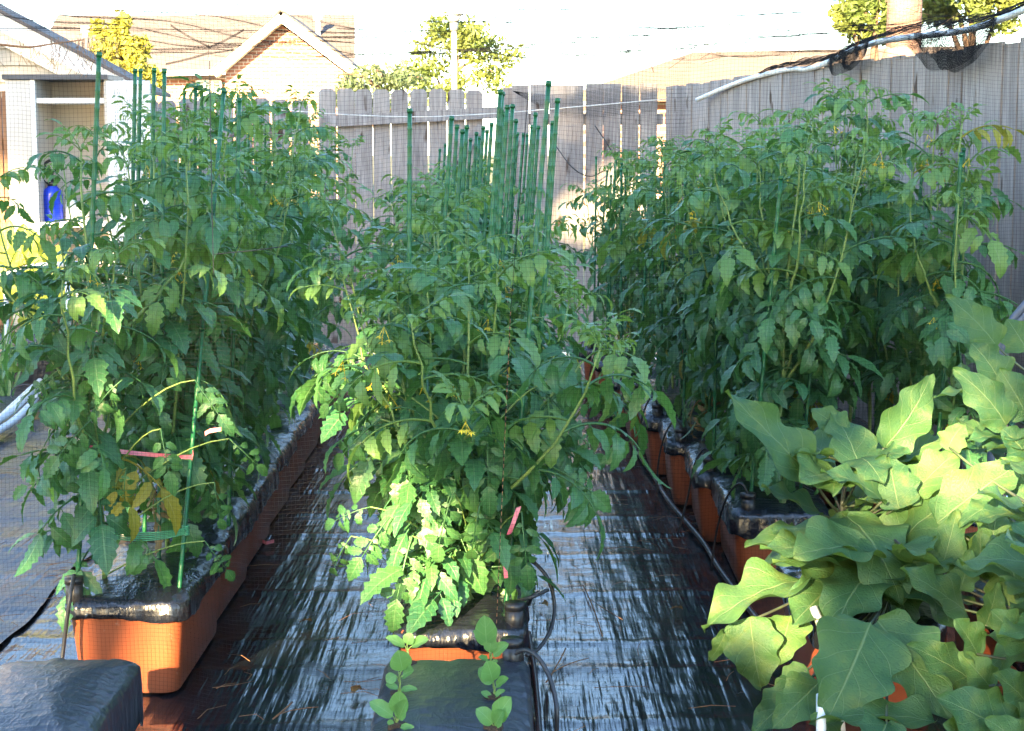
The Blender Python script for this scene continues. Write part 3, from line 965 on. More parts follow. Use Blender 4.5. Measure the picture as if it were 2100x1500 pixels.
def ground_at(px, py, z=0.025):
    u, v = px - 1050.0, 750.0 - py
    d = Vector((u, v * SP + F * CP, v * CP - F * SP))
    return Vector((0, 0, CH)) + d * ((z - CH) / d.z)


e = empty('irrigation_hose', ground_at(1490, 1190, 0.0))
tag(e, 'black irrigation hose along the aisle with thin feeder tubes to each planter', 'hose')
org = e.location
hp = [(1232, 815), (1255, 850), (1285, 872), (1310, 930), (1340, 975), (1370, 1025), (1412, 1075), (1445, 1115), (1475, 1165), (1530, 1240), (1600, 1330)]
mb = MB(); mb.tube([p - org for p in smooth_path([ground_at(a, b, 0.026) for a, b in hp])], 0.0105, 8)
mb.build('main_hose', M['hose'], e)
for i, (x, y) in enumerate(RIGHT):
    px, py = x - 0.12, y - 0.33
    top = Vector((px, py, 0.355))
    gx = 0.80 - 0.055 * i
    g = Vector((x - 0.235 - 0.02 * math.sin(i * 2), y - 0.20 + 0.06 * math.cos(i * 3), 0.03))
    mb = MB()
    mb.tube([p - org for p in smooth_path([top + Vector((0.01, 0, -0.05)), top + Vector((-0.03, -0.01, 0.045)), Vector((x - 0.19, (py + g.y) / 2, 0.33)), Vector((x - 0.215, g.y, 0.18)), g], 6)], 0.0045, 6)
    mb.build('feeder_tube', M['hose'], e)

e = empty('feed_line', at(150, 1210, 4.94)); org = e.location
tag(e, 'black feed tube with elbow running down the first cabinet side planter', 'hose')
mb = MB(); mb.tube([p - org for p in smooth_path([at(152, 1180, 4.99), at(145, 1215, 4.93), at(138, 1265, 4.92), at(130, 1330, 4.92), at(122, 1400, 4.9)], 6)], 0.006, 7)
mb.build('tube', M['hose'], e)
e = empty('feed_line', at(1090, 1260, 4.85)); org = e.location
tag(e, 'looped black feed tube beside the first middle row planter', 'hose')
mb = MB(); mb.tube([p - org for p in smooth_path([at(1080, 1148, 4.9), at(1100, 1158, 4.88), at(1125, 1190, 4.86), at(1137, 1240, 4.85), at(1130, 1290, 4.8), at(1105, 1330, 4.75), at(1080, 1345, 4.7)], 6)], 0.0055, 7)
mb.build('tube', M['hose'], e)
mb = MB(); mb.tube([p - org for p in smooth_path([at(1062, 1232, 4.8), at(1090, 1225, 4.76), at(1124, 1210, 4.8)], 5)], 0.0055, 7)
mb.tube([p - org for p in smooth_path([at(1085, 1240, 4.8), at(1092, 1223, 4.77), at(1108, 1214, 4.77)], 5)], 0.005, 7)
mb.build('connector', M['hose'], e)
e = empty('feed_line', at(1100, 1340, 4.34)); org = e.location
tag(e, 'bent dark tube from the fill pipe of the seedling planter', 'hose')
mb = MB(); mb.tube([p - org for p in smooth_path([at(1040, 1352, 4.35), at(1072, 1334, 4.32), at(1100, 1345, 4.28), at(1125, 1385, 4.25), at(1138, 1430, 4.22), at(1142, 1480, 4.2), ground_at(1136, 1600, 0.02)], 6)], 0.006, 7)
mb.build('tube', M['hose'], e)
e = empty('riser_hose', ground_at(1062, 1480, 0.02)); org = e.location
tag(e, 'thin black hose on the sheet beside the seedling planter', 'hose')
mb = MB(); mb.tube([p - org for p in smooth_path([Vector((0.055, 5.6, 0.03)), Vector((0.07, 5.1, 0.03)), Vector((0.075, 4.7, 0.03)), Vector((0.08, 4.2, 0.03)), Vector((0.08, 3.6, 0.03))], 6)], 0.008, 7)
mb.build('tube', M['hose'], e)

# ------------------------------------------------------------------ broad leaves: eggplants
def broad_leaf(name, seed, mat, width, bend, cup, lob=0.135, NT=27, NU=11, wave=0.055, rnd_tip=False):
    """unit length leaf along +X, facing +Z, half width = width/2"""
    rnd = random.Random(seed)
    mb = MB(); V = []; UV = []
    p = Vector((0, 0, 0)); a = -bend * 0.3
    ph = rnd.uniform(0, 6)
    for i in range(NT):
        t = i / (NT - 1)
        prof = (math.sin(math.pi * t ** 0.62)) ** 0.72 if 0 < t < 1 else 0.0
        if rnd_tip: prof = max(0.0, math.sin(math.pi * t ** 0.95)) ** 0.6 if 0 < t < 1 else 0.0
        elif t < 0.12: prof = max(prof, 0.35 * t / 0.12 + 0.05)
        nn = Vector((math.sin(a), 0, math.cos(a))); dd = Vector((math.cos(a), 0, -math.sin(a)))
        for j in range(NU):
            u = -1 + 2 * j / (NU - 1)
            sgn = 1 if u > 0 else -1
            edge = 1 + lob * math.sin(t * 6.28 * 3.1 + ph + sgn * 0.9) * min(1, 4 * (1 - t)) * abs(u)
            w = width / 2 * prof * edge + 0.002
            z = cup * (u * u) * w * 0.9 + wave * abs(u) ** 2 * math.sin(t * 6.28 * 2.3 + ph * 2 + sgn) + 0.012 * (1 - abs(math.sin(t * 15 - abs(u) * 2.5))) * (1 - abs(u))
            q = p + Vector((0, u * w, 0)) + nn * z
            V.append(q); UV.append((0.5 + u / 2, t))
        p = p + dd / (NT - 1)
        a += bend / NT
    # close the outline with a slight thickness at the midrib
    mb.grid(V, NT, NU, uv=UV)
    me = mb.mesh(name, mat)
    return me


EL = [broad_leaf('leaf', 200 + i, M['eggplant_leaf'], w, b, c) for i, (w, b, c) in enumerate(((0.62, 0.5, 0.25), (0.7, 0.9, 0.1), (0.66, 0.3, 0.4), (0.74, 1.1, 0.0), (0.6, 0.7, 0.3), (0.68, 0.15, 0.2)))]
ELW = [0.62, 0.70, 0.66, 0.74, 0.60, 0.68]


def zoomed(zx, zy):
    return 1400 + zx / 1.667, 600 + zy / 1.667


def leaf_bt(parent, base, tip, wid, k, up=0.9, face=0.55, meshes=EL, mws=ELW, side=0.0):
    """leaf from base to tip (world), normal leaning between up and the open side"""
    ax = (tip - base); L = ax.length; ax.normalize()
    n = Vector((side, -face, up)); n = (n - ax * n.dot(ax)).normalized()
    s = n.cross(ax)
    me = meshes[k % len(meshes)]
    ws = wid / (L * mws[k % len(mws)] * 0.95)
    ws = min(max(ws, 0.55), 1.7)
    o = put('leaf', me, parent)
    Mx = Matrix((ax, s, n)).transposed().to_4x4()
    o.rotation_euler = Mx.to_euler()
    o.location = base - parent.location
    o.scale = (L, L * ws, L)
    return o


def eggplant(loc, H, label, leafspec, seed, stems, filler=14, fr=0.30):
    rnd = random.Random(seed)
    e = empty('eggplant', loc)
    tag(e, label, 'eggplant', 'eggplants')
    st = MB()
    axis = [Vector((0.01 * math.sin(i), 0.01 * math.cos(2 * i), -0.02 + H * i / 8)) for i in range(9)]
    st.tube(axis, np.linspace(0.011, 0.006, 9), 8)
    for (b, tp, wid, k, up, face, side) in leafspec:
        leaf_bt(e, b, tp, wid, k, up + rnd.uniform(-.15, .2), face, side=side + rnd.uniform(-.45, .45))
        q = b - loc
        zz = min(max(q.z - 0.10, 0.06), H)
        f = zz / H * 8; i0 = min(7, int(f)); p0 = axis[i0].lerp(axis[i0 + 1], f - i0)
        st.tube(bez(p0, p0.lerp(q, 0.5) + Vector((0, 0, -0.02)), q + (tp - b).normalized() * 0.01, 7), np.linspace(0.0048, 0.0036, 7), 6)
    for j in range(filler):
        a = j * 2.4 + rnd.uniform(-.3, .3)
        z = H * rnd.uniform(0.25, 1.0)
        f = z / H * 8; i0 = min(7, int(f)); p0 = axis[i0].lerp(axis[i0 + 1], f - i0)
        d = Vector((math.cos(a), math.sin(a), rnd.uniform(-0.1, 0.7))).normalized()
        b = p0 + d * rnd.uniform(0.05, 0.11)
        L = fr * rnd.uniform(0.5, 0.9)
        tp = b + Vector((d.x, d.y, d.z + rnd.uniform(-.5, .2))).normalized() * L
        leaf_bt(e, b + loc, tp + loc, L * 0.66, j, 1.0, 0.2, side=rnd.uniform(-.5, .5))
        st.tube(bez(p0, p0.lerp(b, 0.5), b, 5), 0.004, 5)
    st.build('stem', M['eggplant_stem'], e)
    return e


def spec(rows):
    out = []
    for (bx, by, tx, ty, w, Yb, Yt, up, face, *sd) in rows:
        b = at(*zoomed(bx, by), Yb); t = at(*zoomed(tx, ty), Yt)
        out.append((b, t, w / 1.667 * (Yb + Yt) / 2 / F * 1.12, len(out) + int(bx), up, face, sd[0] if sd else 0.0))
    return out


E1 = eggplant(Vector((0.99, 5.12, 0.31)), 0.40, 'broad eggplant spilling over the aisle beside the black hose', spec([
    (455, 650, 150, 335, 125, 5.0, 4.95, 0.5, 0.8), (690, 530, 870, 280, 140, 5.1, 5.1, 0.2, 1.0), (610, 620, 520, 395, 160, 5.0, 5.15, 0.5, 0.9),
    (560, 480, 440, 395, 90, 5.1, 5.15, 0.6, 0.7), (690, 720, 485, 590, 100, 4.9, 4.85, 1.0, 0.6), (740, 740, 700, 550, 140, 4.9, 4.95, 0.3, 1.0),
    (790, 690, 955, 520, 120, 4.95, 5.0, 0.4, 1.0, -0.4), (560, 770, 770, 1030, 240, 4.95, 4.62, 1.0, 0.8), (490, 850, 215, 850, 130, 5.0, 4.9, 1.0, 0.5),
    (555, 960, 385, 1120, 210, 4.9, 4.65, 1.0, 0.7), (420, 985, 62, 1112, 190, 4.85, 4.65, 1.0, 0.55, -0.2), (230, 1110, 265, 1368, 165, 4.75, 4.7, 0.3, 1.0),
    (370, 1105, 325, 1270, 140, 4.8, 4.7, 0.4, 1.0), (150, 1150, 92, 1272, 55, 4.9, 4.9, 0.3, 1.0), (740, 590, 925, 470, 100, 5.2, 5.3, 0.9, 0.6)]), 5, 3, filler=22)
E2 = eggplant(Vector((1.06, 4.86, 0.31)), 0.24, 'large leafed eggplant at the open end over a white pipe', spec([
    (640, 1130, 500, 1465, 270, 4.42, 4.22, 0.8, 0.9), (665, 1125, 925, 1455, 220, 4.45, 4.25, 0.9, 0.7), (470, 1330, 310, 1485, 140, 4.4, 4.3, 0.8, 0.7),
    (405, 1350, 238, 1505, 125, 4.5, 4.4, 0.9, 0.6), (430, 1290, 312, 1355, 80, 4.5, 4.5, 0.9, 0.5), (865, 1470, 440, 1435, 100, 4.25, 4.25, 1.0, 0.35),
    (990, 1330, 778, 1198, 130, 4.35, 4.3, 0.7, 0.9), (470, 1440, 520, 1560, 100, 4.35, 4.2, 0.8, 0.8), (700, 1470, 640, 1600, 160, 4.2, 4.05, 0.9, 0.7)]), 6, 3, filler=24, fr=0.34)
E3 = eggplant(Vector((1.46, 4.60, 0.31)), 0.42, 'sunlit eggplant with upright leaves between the two eggplant planters', spec([
    (870, 790, 1168, 565, 165, 4.8, 4.85, 0.6, 0.9), (970, 1090, 748, 940, 130, 4.6, 4.5, 0.8, 0.8), (880, 960, 942, 738, 100, 4.7, 4.75, 0.2, 1.0),
    (1030, 960, 1087, 688, 125, 4.7, 4.75, 0.2, 1.0), (800, 1010, 862, 868, 110, 4.7, 4.7, 0.4, 1.0), (950, 1020, 988, 878, 80, 4.6, 4.6, 0.3, 1.0),
    (1010, 985, 1020, 812, 110, 4.65, 4.7, 0.3, 1.0), (1160, 1070, 1095, 835, 170, 4.6, 4.65, 0.4, 1.0), (1030, 1150, 1082, 992, 90, 4.5, 4.5, 0.4, 1.0),
    (1090, 720, 945, 780, 90, 4.8, 4.7, 0.9, 0.6), (905, 540, 960, 440, 90, 5.0, 5.0, 0.6, 0.8), (1130, 790, 1190, 650, 110, 4.9, 4.9, 0.4, 1.0)]), 7, 3, filler=18)
E4 = eggplant(Vector((1.44, 4.20, 0.31)), 0.24, 'eggplant with pale sunlit leaf tips at the corner of the plot', spec([
    (1010, 1245, 938, 1118, 120, 4.25, 4.2, 0.6, 0.9), (1180, 1210, 1052, 1085, 130, 4.2, 4.2, 0.5, 1.0), (1150, 1530, 882, 1378, 200, 4.1, 4.05, 0.8, 0.8),
    (1055, 1355, 948, 1228, 100, 4.2, 4.2, 0.6, 0.9), (1190, 1420, 1075, 1300, 140, 4.15, 4.1, 0.7, 0.8), (1180, 1600, 1060, 1450, 160, 4.05, 4.0, 0.7, 0.8),
    (1010, 1560, 900, 1470, 120, 4.1, 4.05, 0.9, 0.6)]), 8, 3, filler=24, fr=0.36)
E5 = eggplant(Vector((1.60, 5.18, 0.31)), 0.62, 'tallest eggplant beside the side fence, its top leaf upright', spec([
    (1075, 185, 908, 2, 110, 5.2, 5.2, 0.5, 0.9), (1095, 325, 990, 160, 120, 5.15, 5.15, 0.4, 1.0), (1105, 455, 944, 252, 130, 5.05, 5.0, 0.6, 0.9),
    (1180, 425, 1085, 258, 130, 5.1, 5.1, 0.4, 1.0), (1010, 345, 856, 350, 60, 5.2, 5.15, 1.0, 0.1), (1115, 505, 978, 490, 80, 5.1, 5.0, 1.0, 0.4),
    (1190, 570, 1095, 465, 130, 5.0, 5.0, 0.6, 0.9), (1180, 200, 1110, 90, 110, 5.25, 5.3, 0.4, 1.0), (1200, 700, 1120, 560, 130, 4.95, 4.95, 0.5, 0.9)]), 9, 3, filler=22)

# ------------------------------------------------------------------ seedlings
SL = [broad_leaf('leaf', 300 + i, M['seedling_leaf'], w, b, c, lob=0.02, NT=13, NU=7, wave=0.02, rnd_tip=True) for i, (w, b, c) in enumerate(((0.72, 0.5, 0.2), (0.62, 0.8, 0.2), (0.66, 0.3, 0.4)))]
SLW = [0.72, 0.62, 0.66]
seed_spots = [(-0.272, 4.36, 0.10, 'far'), (-0.278, 4.10, 0.12, 'mid'), (-0.285, 3.90, 0.115, 'near'), (0.005, 4.34, 0.155, 'far'), (0.0, 4.13, 0.13, 'mid'), (0.003, 3.93, 0.125, 'near')]
SPX = [((835, 1362), [((830, 1325), (795, 1308), 18), ((835, 1322), (842, 1300), 20), ((845, 1325), (876, 1312), 20)]),
       ((818, 1415), [((825, 1375), (818, 1338), 36), ((812, 1385), (793, 1398), 24), ((826, 1385), (846, 1376), 24), ((816, 1412), (793, 1404), 12), ((822, 1416), (852, 1412), 10)]),
       ((812, 1488), [((818, 1465), (820, 1422), 32), ((806, 1470), (762, 1440), 26), ((818, 1475), (832, 1440), 26), ((808, 1485), (795, 1482), 12), ((815, 1496), (845, 1490), 10)]),
       ((1005, 1360), [((998, 1325), (994, 1268), 36), ((1004, 1338), (1008, 1306), 22), ((1012, 1345), (1040, 1322), 22), ((993, 1308), (972, 1295), 12), ((1002, 1355), (984, 1348), 12), ((1008, 1362), (1020, 1356), 10)]),
       ((1012, 1432), [((1010, 1398), (1000, 1360), 34), ((1012, 1400), (985, 1372), 30), ((1018, 1408), (1040, 1392), 18), ((1008, 1430), (988, 1420), 12), ((1015, 1430), (1032, 1416), 12)]),
       ((1014, 1505), [((1016, 1480), (1044, 1434), 34), ((1010, 1485), (980, 1455), 28), ((1016, 1488), (1030, 1460), 26)])]
sl_names = ['two column seedling with three spoon shaped leaves by the planter tops back corner', '', '', '', '', '']
SEEDLBL = ['small seedling with three spread leaves before the orange planter wall, cabinet side', 'seedling with one round upright leaf, middle of the cabinet side column', 'seedling with a long drooping side leaf at the front of the cabinet side column',
           'tallest seedling with a holed small leaf, beside the fill pipe', 'seedling with overlapping pointed leaves, middle of the fill pipe column', 'seedling with broad pointed leaf at the front of the fill pipe column']
for i, ((bx, by), lv) in enumerate(SPX):
    Y = (4.26, 4.02, 3.79, 4.22, 3.98, 3.77)[i]
    base = Vector((at(bx, by, Y).x, Y, 0.0))
    # height of the film under the seedling
    s_ = max(abs(base.x + 0.139) / 0.188, abs(Y - 4.01) / 0.38)
    base.z = 0.012 + 0.287 + 0.036 * (1 - s_ ** 2.6) + 0.004
    e = empty('seedling', base)
    tag(e, SEEDLBL[i], 'seedling', 'seedlings in the planter')
    st = MB()
    topz = max(at(b[0], b[1], Y).z for b, t, w in lv) - base.z
    st.tube([Vector((0, 0, -0.03)), Vector((0.003, 0, topz * 0.5)), Vector((0.0, 0.0, topz))], [0.0032, 0.0028, 0.0016], 6)
    for j, (b, t, w) in enumerate(lv):
        B = at(b[0], b[1], Y - 0.008); T = at(t[0], t[1], Y - 0.035 + 0.02 * (j % 2))
        leaf_bt(e, B, T + (T - B) * 0.08, w * 1.25 * Y / F, j, 0.7, 0.75, SL, SLW)
        q = B - base
        st.tube(bez((0, 0, max(0.0, q.z - 0.018)), (0.3 * q.x, 0.3 * q.y, q.z - 0.008), q, 5), 0.0016, 5)
    st.build('stem', M['stem'], e)
    mh = MB()
    V = [(0, 0, 0.004)]
    for j in range(14):
        a = j * 6.283 / 14
        rr = 0.019 * (1 + 0.25 * math.sin(3 * a + i) + 0.12 * math.sin(5 * a))
        V.append((rr * math.cos(a) * 1.05, rr * math.sin(a), 0.003))
    V += [(v[0] * 1.05, v[1] * 1.05, -0.03) for v in V[1:]]
    mh.add(V, quads=[[1 + j, 15 + j, 15 + (j + 1) % 14, 1 + (j + 1) % 14] for j in range(14)], tris=[[0, 1 + j, 1 + (j + 1) % 14] for j in range(14)])
    h = mh.build('planting_hole', M['soil'], FGM)
    h.location = base - FGM.location

# ------------------------------------------------------------------ fences
def board_mesh(w, h, dog, seed, thick=0.018):
    rnd = random.Random(seed)
    hw = w / 2
    c = 0.028 if dog else 0.0005
    out = [(-hw, 0), (hw, 0), (hw, h - c), (hw - c, h), (-hw + c, h), (-hw, h - c)]
    mb = MB()
    b = 0.0015
    V = [(x, thick, z) for x, z in out] + [(x, 0, z) for x, z in out]
    n = 6
    mb.add(V, quads=[[i, (i + 1) % n, n + (i + 1) % n, n + i] for i in range(n)] + [[6, 7, 8, 11], [11, 8, 9, 10], [3, 2, 1, 0], [5, 4, 3, 0]][0:2], tris=[[0, 5, 1], [5, 2, 1], [5, 4, 2], [4, 3, 2]])
    return mb.mesh('board', M['wood'], smooth=False)


def fence(name, label, a, b, bw, gap, h, dog, seed, drop=0.0, z0=0.03):
    a, b = Vector((*a, 0)), Vector((*b, 0))
    d = (b - a); L = d.length; d.normalize()
    rz = math.atan2(d.y, d.x)
    e = empty(name, a, rz)
    tag(e, label, 'fence')
    meshes = [board_mesh(bw, h, dog, seed + k) for k in range(3)]
    rnd = random.Random(seed)
    n = int(L / (bw + gap))
    for i in range(n):
        o = put('board', meshes[i % 3], e, ((i + 0.5) * (bw + gap), rnd.uniform(-.004, .004), z0 + rnd.uniform(-.012, .012)), (rnd.uniform(-.002, .002), rnd.uniform(-.004, .004), rnd.uniform(-.006, .006)))
        o.scale = (rnd.uniform(0.975, 1.0), 1, 1)
    return e, L


FH = 2.06
e, L = fence('side_fence', 'tall grey board fence behind the tomatoes and the net draped pipe', (2.60, 6.04), (1.19, 13.88), 0.14, 0.005, FH, False, 60)
for z in (0.35, 1.1, 1.85):
    mb = MB(); mb.box(0, L, -0.05, -0.012, z - 0.045, z + 0.045)
    o = mb.build('rail', M['wood'], e, smooth=False)
e, L = fence('back_fence', 'grey board fence closing the plot behind the middle row', (0.0, 14.0), (1.20, 14.0), 0.138, 0.006, FH + 0.03, False, 70)
for z in (0.35, 1.85):
    mb = MB(); mb.box(0, L, 0.02, 0.058, z - 0.045, z + 0.045); mb.build('rail', M['wood'], e, smooth=False)
e, L = fence('board_gate', 'grey gate of dog eared boards with gaps and a sagging rail', (-1.545, 14.02), (-0.075, 14.02), 0.137, 0.010, FH + 0.0, True, 80)
p0, p1 = at(665, 250, 13.985), at(1022, 231, 13.985)
mb = MB(); mb.bar(p0 - e.location, p1 - e.location, 0.03, 0.088); mb.build('rail', M['wood'], e, smooth=False)
q0, q1 = at(990, 262, 13.98), at(690, 560, 13.98)
mb = MB(); mb.bar(q0 - e.location, q1 - e.location, 0.03, 0.088); mb.build('brace', M['wood'], e, smooth=False)
mb = MB(); mb.bar((0.0, -0.018, 0.45), (1.47, -0.018, 0.45), 0.03, 0.09); mb.build('rail', M['wood'], e, smooth=False)
mb = MB(); mb.box(-0.045, 0.035, -0.045, 0.045, 0, 2.1); mb.build('fence_post', M['wood'], None, smooth=False, loc=(-0.03, 14.12, 0))
tag(bpy.data.objects['fence_post'], 'grey square fence post between the gate and the back fence', 'post')
e, L = fence('back_fence', 'grey dog eared fence behind the cabinet side row, running on from the gate', (-4.3, 14.06), (-1.56, 14.06), 0.137, 0.012, FH - 0.08, True, 90)
for z in (0.35, 1.75):
    mb = MB(); mb.box(0, L, 0.02, 0.058, z - 0.045, z + 0.045); mb.build('rail', M['wood'], e, smooth=False)

# ------------------------------------------------------------------ cabinet corner
e = empty('brown_fence', (-6.2, 12.75, 0)); tag(e, 'reddish brown board fence beside the white cabinet', 'fence')
bm_ = MB(); bm_.box(-0.07, 0.07, 0, 0.02, 0.0, 2.0); bme = bm_.mesh('board', M['brown_wood'], False)
for i in range(18):
    put('board', bme, e, (0.08 + i * 0.148, jr.uniform(-.004, .004), 0.02 + jr.uniform(-.01, .01)))
mb = MB(); mb.box(0, 2.66, 0.022, 0.06, 1.6, 1.69); mb.build('rail', M['brown_wood'], e, smooth=False)

CX0, CX1, CY = -3.575, -2.86, 12.5
e = empty('garden_cabinet', (CX0, CY, 0)); tag(e, 'tall white outdoor cabinet standing open with shelf and lattice door', 'cabinet')
W_ = CX1 - CX0
mb = MB()
mb.box(0.0, 0.02, 0.0, 0.45, 0.05, 2.10); mb.box(W_ - 0.02, W_, 0.0, 0.45, 0.05, 2.10); mb.box(0.0, W_, 0.45, 0.47, 0.05, 2.10)
mb.box(0.02, W_ - 0.02, 0.01, 0.45, 0.05, 0.09); mb.box(0.20, 0.215, 0.02, 0.45, 0.09, 2.10)
mb.build('carcass', M['beige_panel'], e, smooth=False)
mb = MB(); mb.box(-0.015, W_ + 0.015, -0.03, 0.48, 2.10, 2.135); mb.build('top_board', M['grey_trim'], e, smooth=False)
mb = MB(); mb.box(0.003, 0.178, -0.014, -0.002, 0.08, 2.095); mb.build('closed_panel', M['beige_panel'], e, smooth=False)
mb = MB(); mb.box(0.18, 0.212, -0.018, 0.0, 0.06, 2.098); mb.build('stile', M['white_paint'], e, smooth=False)
for z in (1.935, 1.06, 0.55):
    mb = MB(); mb.box(0.216, W_ - 0.021, -0.004, 0.449, z, z + 0.036); mb.build('shelf', M['white_paint'], e, smooth=False)
DW = 0.325
d = MB()
d.box(0, DW, 0, 0.02, 0.06, 0.14); d.box(0, DW, 0, 0.02, 2.03, 2.09); d.box(0, 0.045, 0, 0.02, 0.14, 2.03); d.box(DW - 0.045, DW, 0, 0.02, 0.14, 2.03)
d.box(0.045, DW - 0.045, 0, 0.02, 1.0, 1.06)
do = d.build('door', M['white_paint'], e, smooth=False, loc=(W_ + 0.004, -0.02, 0), rot=(0, 0, R(-14)))
lt = MB()
nx, nz = 13, 70
for i in range(nx):
    x = 0.05 + (DW - 0.10) * i / (nx - 1); lt.box(x - 0.0055, x + 0.0055, 0.004, 0.010, 0.14, 2.03)
for k in range(nz):
    z = 0.15 + 1.87 * k / (nz - 1)
    if 0.985 < z < 1.075: continue
    lt.box(0.045, DW - 0.045, 0.011, 0.017, z - 0.007, z + 0.007)
lt.build('lattice', M['white_paint'], do, smooth=False)

# pump sprayer on the shelf
px = at(105, 400, 12.62)
e = empty('pump_sprayer', (px.x, 12.66, 1.096)); tag(e, 'blue pump sprayer bottle with black ring handle on the cabinet shelf', 'sprayer')
mb = MB()
prof = [(0.0, 0.0), (0.062, 0.0), (0.07, 0.012), (0.072, 0.07), (0.068, 0.09), (0.072, 0.11), (0.072, 0.19), (0.062, 0.225), (0.035, 0.25), (0.03, 0.262)]
mb.grid([(r * math.cos(a), r * math.sin(a), z) for r, z in prof for a in np.linspace(0, 6.283, 18, endpoint=False)], len(prof), 18, close=True)
mb.build('tank', M['blue_plastic'], e)
mb = MB(); mb.tube([(0, 0, 0.255), (0, 0, 0.285)], 0.036, 12); mb.tube([(0, 0, 0.28), (0, 0, 0.36)], 0.012, 8); mb.build('pump', M['black_plastic'], e)
mb = MB()
mb.tube([(0.048 * math.cos(t), 0, 0.398 + 0.038 * math.sin(t)) for t in np.linspace(0, 6.283, 20)], 0.011, 7); mb.build('handle', M['black_plastic'], e)
mb = MB(); mb.tube(smooth_path([(-0.03, -0.02, 0.27), (-0.075, -0.03, 0.33), (-0.085, -0.03, 0.42), (-0.06, -0.03, 0.46)], 5), 0.005, 6); mb.build('spray_hose', M['black_plastic'], e)
for (x_, lab, m_, h_) in ((145, 'white jug with green cap beside the blue sprayer', 'white_paint', 0.17), (168, 'second white bottle on the cabinet shelf against the lattice door', 'white_paint', 0.15)):
    p = at(x_, 440, 12.66)
    e = empty('shelf_bottle', (p.x, 12.7, 1.096)); tag(e, lab, 'bottle')
    prof = [(0.0, 0), (0.04, 0), (0.046, 0.01), (0.046, h_ * 0.7), (0.03, h_ * 0.88), (0.015, h_ * 0.92), (0.015, h_)]
    mb = MB(); mb.grid([(r * math.cos(a), r * math.sin(a), z) for r, z in prof for a in np.linspace(0, 6.283, 14, endpoint=False)], len(prof), 14, close=True)
    mb.build('bottle_body', M[m_], e)
    mb = MB(); mb.tube([(0, 0, h_ - 0.012), (0, 0, h_ + 0.012)], 0.018, 10); mb.build('cap', M['tie_green'], e)

# garden shed gable beyond the fence
SY = 16.0
e = empty('garden_shed', (-6.2, SY, 0)); tag(e, 'cream clapboard shed with white raked eave behind the cabinet', 'shed')
ea = at(318, 196, SY); ra = at(-420, -196, SY)
sl_ = (ra.z - ea.z) / (ra.x - ea.x)
def zr(x): return ea.z + sl_ * (x - ea.x)
m_s = simple('clapboard', (0.33, 0.31, 0.27), (0.28, 0.26, 0.22), 0.6, 3)
mx1 = ea.x - 0.28
z = 0.1
while z < zr(-8.0) - 0.2:
    x1 = min(mx1, ea.x + (z + 0.15 + 0.16 - ea.z) / sl_) if z + 0.3 > zr(mx1) else mx1
    if x1 > -8.4:
        mb = MB(); o_ = e.location
        mb.add([(-8.6 - o_.x, 0.26, z), (x1 - o_.x, 0.26, z), (x1 - o_.x, 0.285, z + 0.16), (-8.6 - o_.x, 0.285, z + 0.16), (-8.6 - o_.x, 0.30, z), (x1 - o_.x, 0.30, z), (x1 - o_.x, 0.30, z + 0.16), (-8.6 - o_.x, 0.30, z + 0.16)],
               [[0, 1, 2, 3], [7, 6, 5, 4], [0, 4, 5, 1], [1, 5, 6, 2], [2, 6, 7, 3], [3, 7, 4, 0]])
        mb.build('siding_board', m_s, e, smooth=False)
    z += 0.152
def rake(name, m, off0, off1, y0, y1, x0=-8.6, x1=None):
    x1 = ea.x if x1 is None else x1
    V = []
    for y in (y0, y1):
        for (x, o2) in ((x0, off0), (x1, off0), (x1, off1), (x0, off1)):
            V.append((x - e.location.x, y, zr(x) + o2))
    mb = MB(); mb.add(V, [[0, 1, 2, 3], [7, 6, 5, 4], [0, 4, 5, 1], [1, 5, 6, 2], [2, 6, 7, 3], [3, 7, 4, 0]])
    mb.build(name, m, e, smooth=False)
rake('roof', M['shingle'], 0.0, 0.035, -0.02, 0.75)
rake('fascia', M['white_paint'], -0.16, -0.003, 0.0, 0.03)
rake('soffit', M['white_paint'], -0.16, -0.13, 0.032, 0.5)
rake('frieze_board', M['white_paint'], -0.30, -0.165, 0.20, 0.25, x1=ea.x - 0.26)
mb = MB(); mb.box(mx1 - 0.1 - e.location.x, mx1 - e.location.x - 0.0, 0.31, 0.7, 0, zr(mx1) - 0.2); mb.build('side_wall', m_s, e, smooth=False)
mb = MB(); mb.box(-8.6 - e.location.x, mx1 - 0.11 - e.location.x, 0.32, 0.5, 0, 1.9); mb.build('end_wall', m_s, e, smooth=False)

# pvc frame, big leafed plant and dark pot by the cabinet
e = empty('hoop_support', (-3.32, 11.6, 0)); tag(e, 'white plastic pipe frame around the broad leafed plant by the cabinet', 'pipe frame')
o_ = e.location
mb = MB(); mb.tube([p - o_ for p in [at(15, 790, 11.6), at(14, 700, 11.6), at(12, 600, 11.6)]], 0.017, 8); mb.build('upright', M['pvc'], e)
mb = MB(); mb.tube([p - o_ for p in smooth_path([at(-60, 600, 11.6), at(0, 567, 11.6), at(40, 553, 11.6), at(80, 545, 11.6), at(160, 541, 11.6)], 5)], 0.017, 8); mb.build('crossbar', M['pvc'], e)
mb = MB(); mb.tube([p - o_ for p in [at(140, 810, 11.6), at(140, 680, 11.6), at(138, 543, 11.6)]], 0.017, 8); mb.build('upright', M['pvc'], e)
e = empty('grow_bag', (-3.25, 12.05, 0.0)); tag(e, 'black grow bag under the broad leafed plant by the cabinet', 'planter')
mb = MB()
ring = dense_rrect(1.1, 0.5, 0.1, 40); aa = np.linspace(0, 6.28, 40, endpoint=False)
RR = [np.column_stack([ring * (s + 0.015 * noise1(aa * 6, 4, 7 + k)[:, None]), np.full(40, z)]) for k, (s, z) in enumerate(((0.95, 0.012), (1.02, 0.1), (1.03, 0.25), (0.98, 0.36), (0.9, 0.38), (0.5, 0.37), (0.02, 0.37)))]
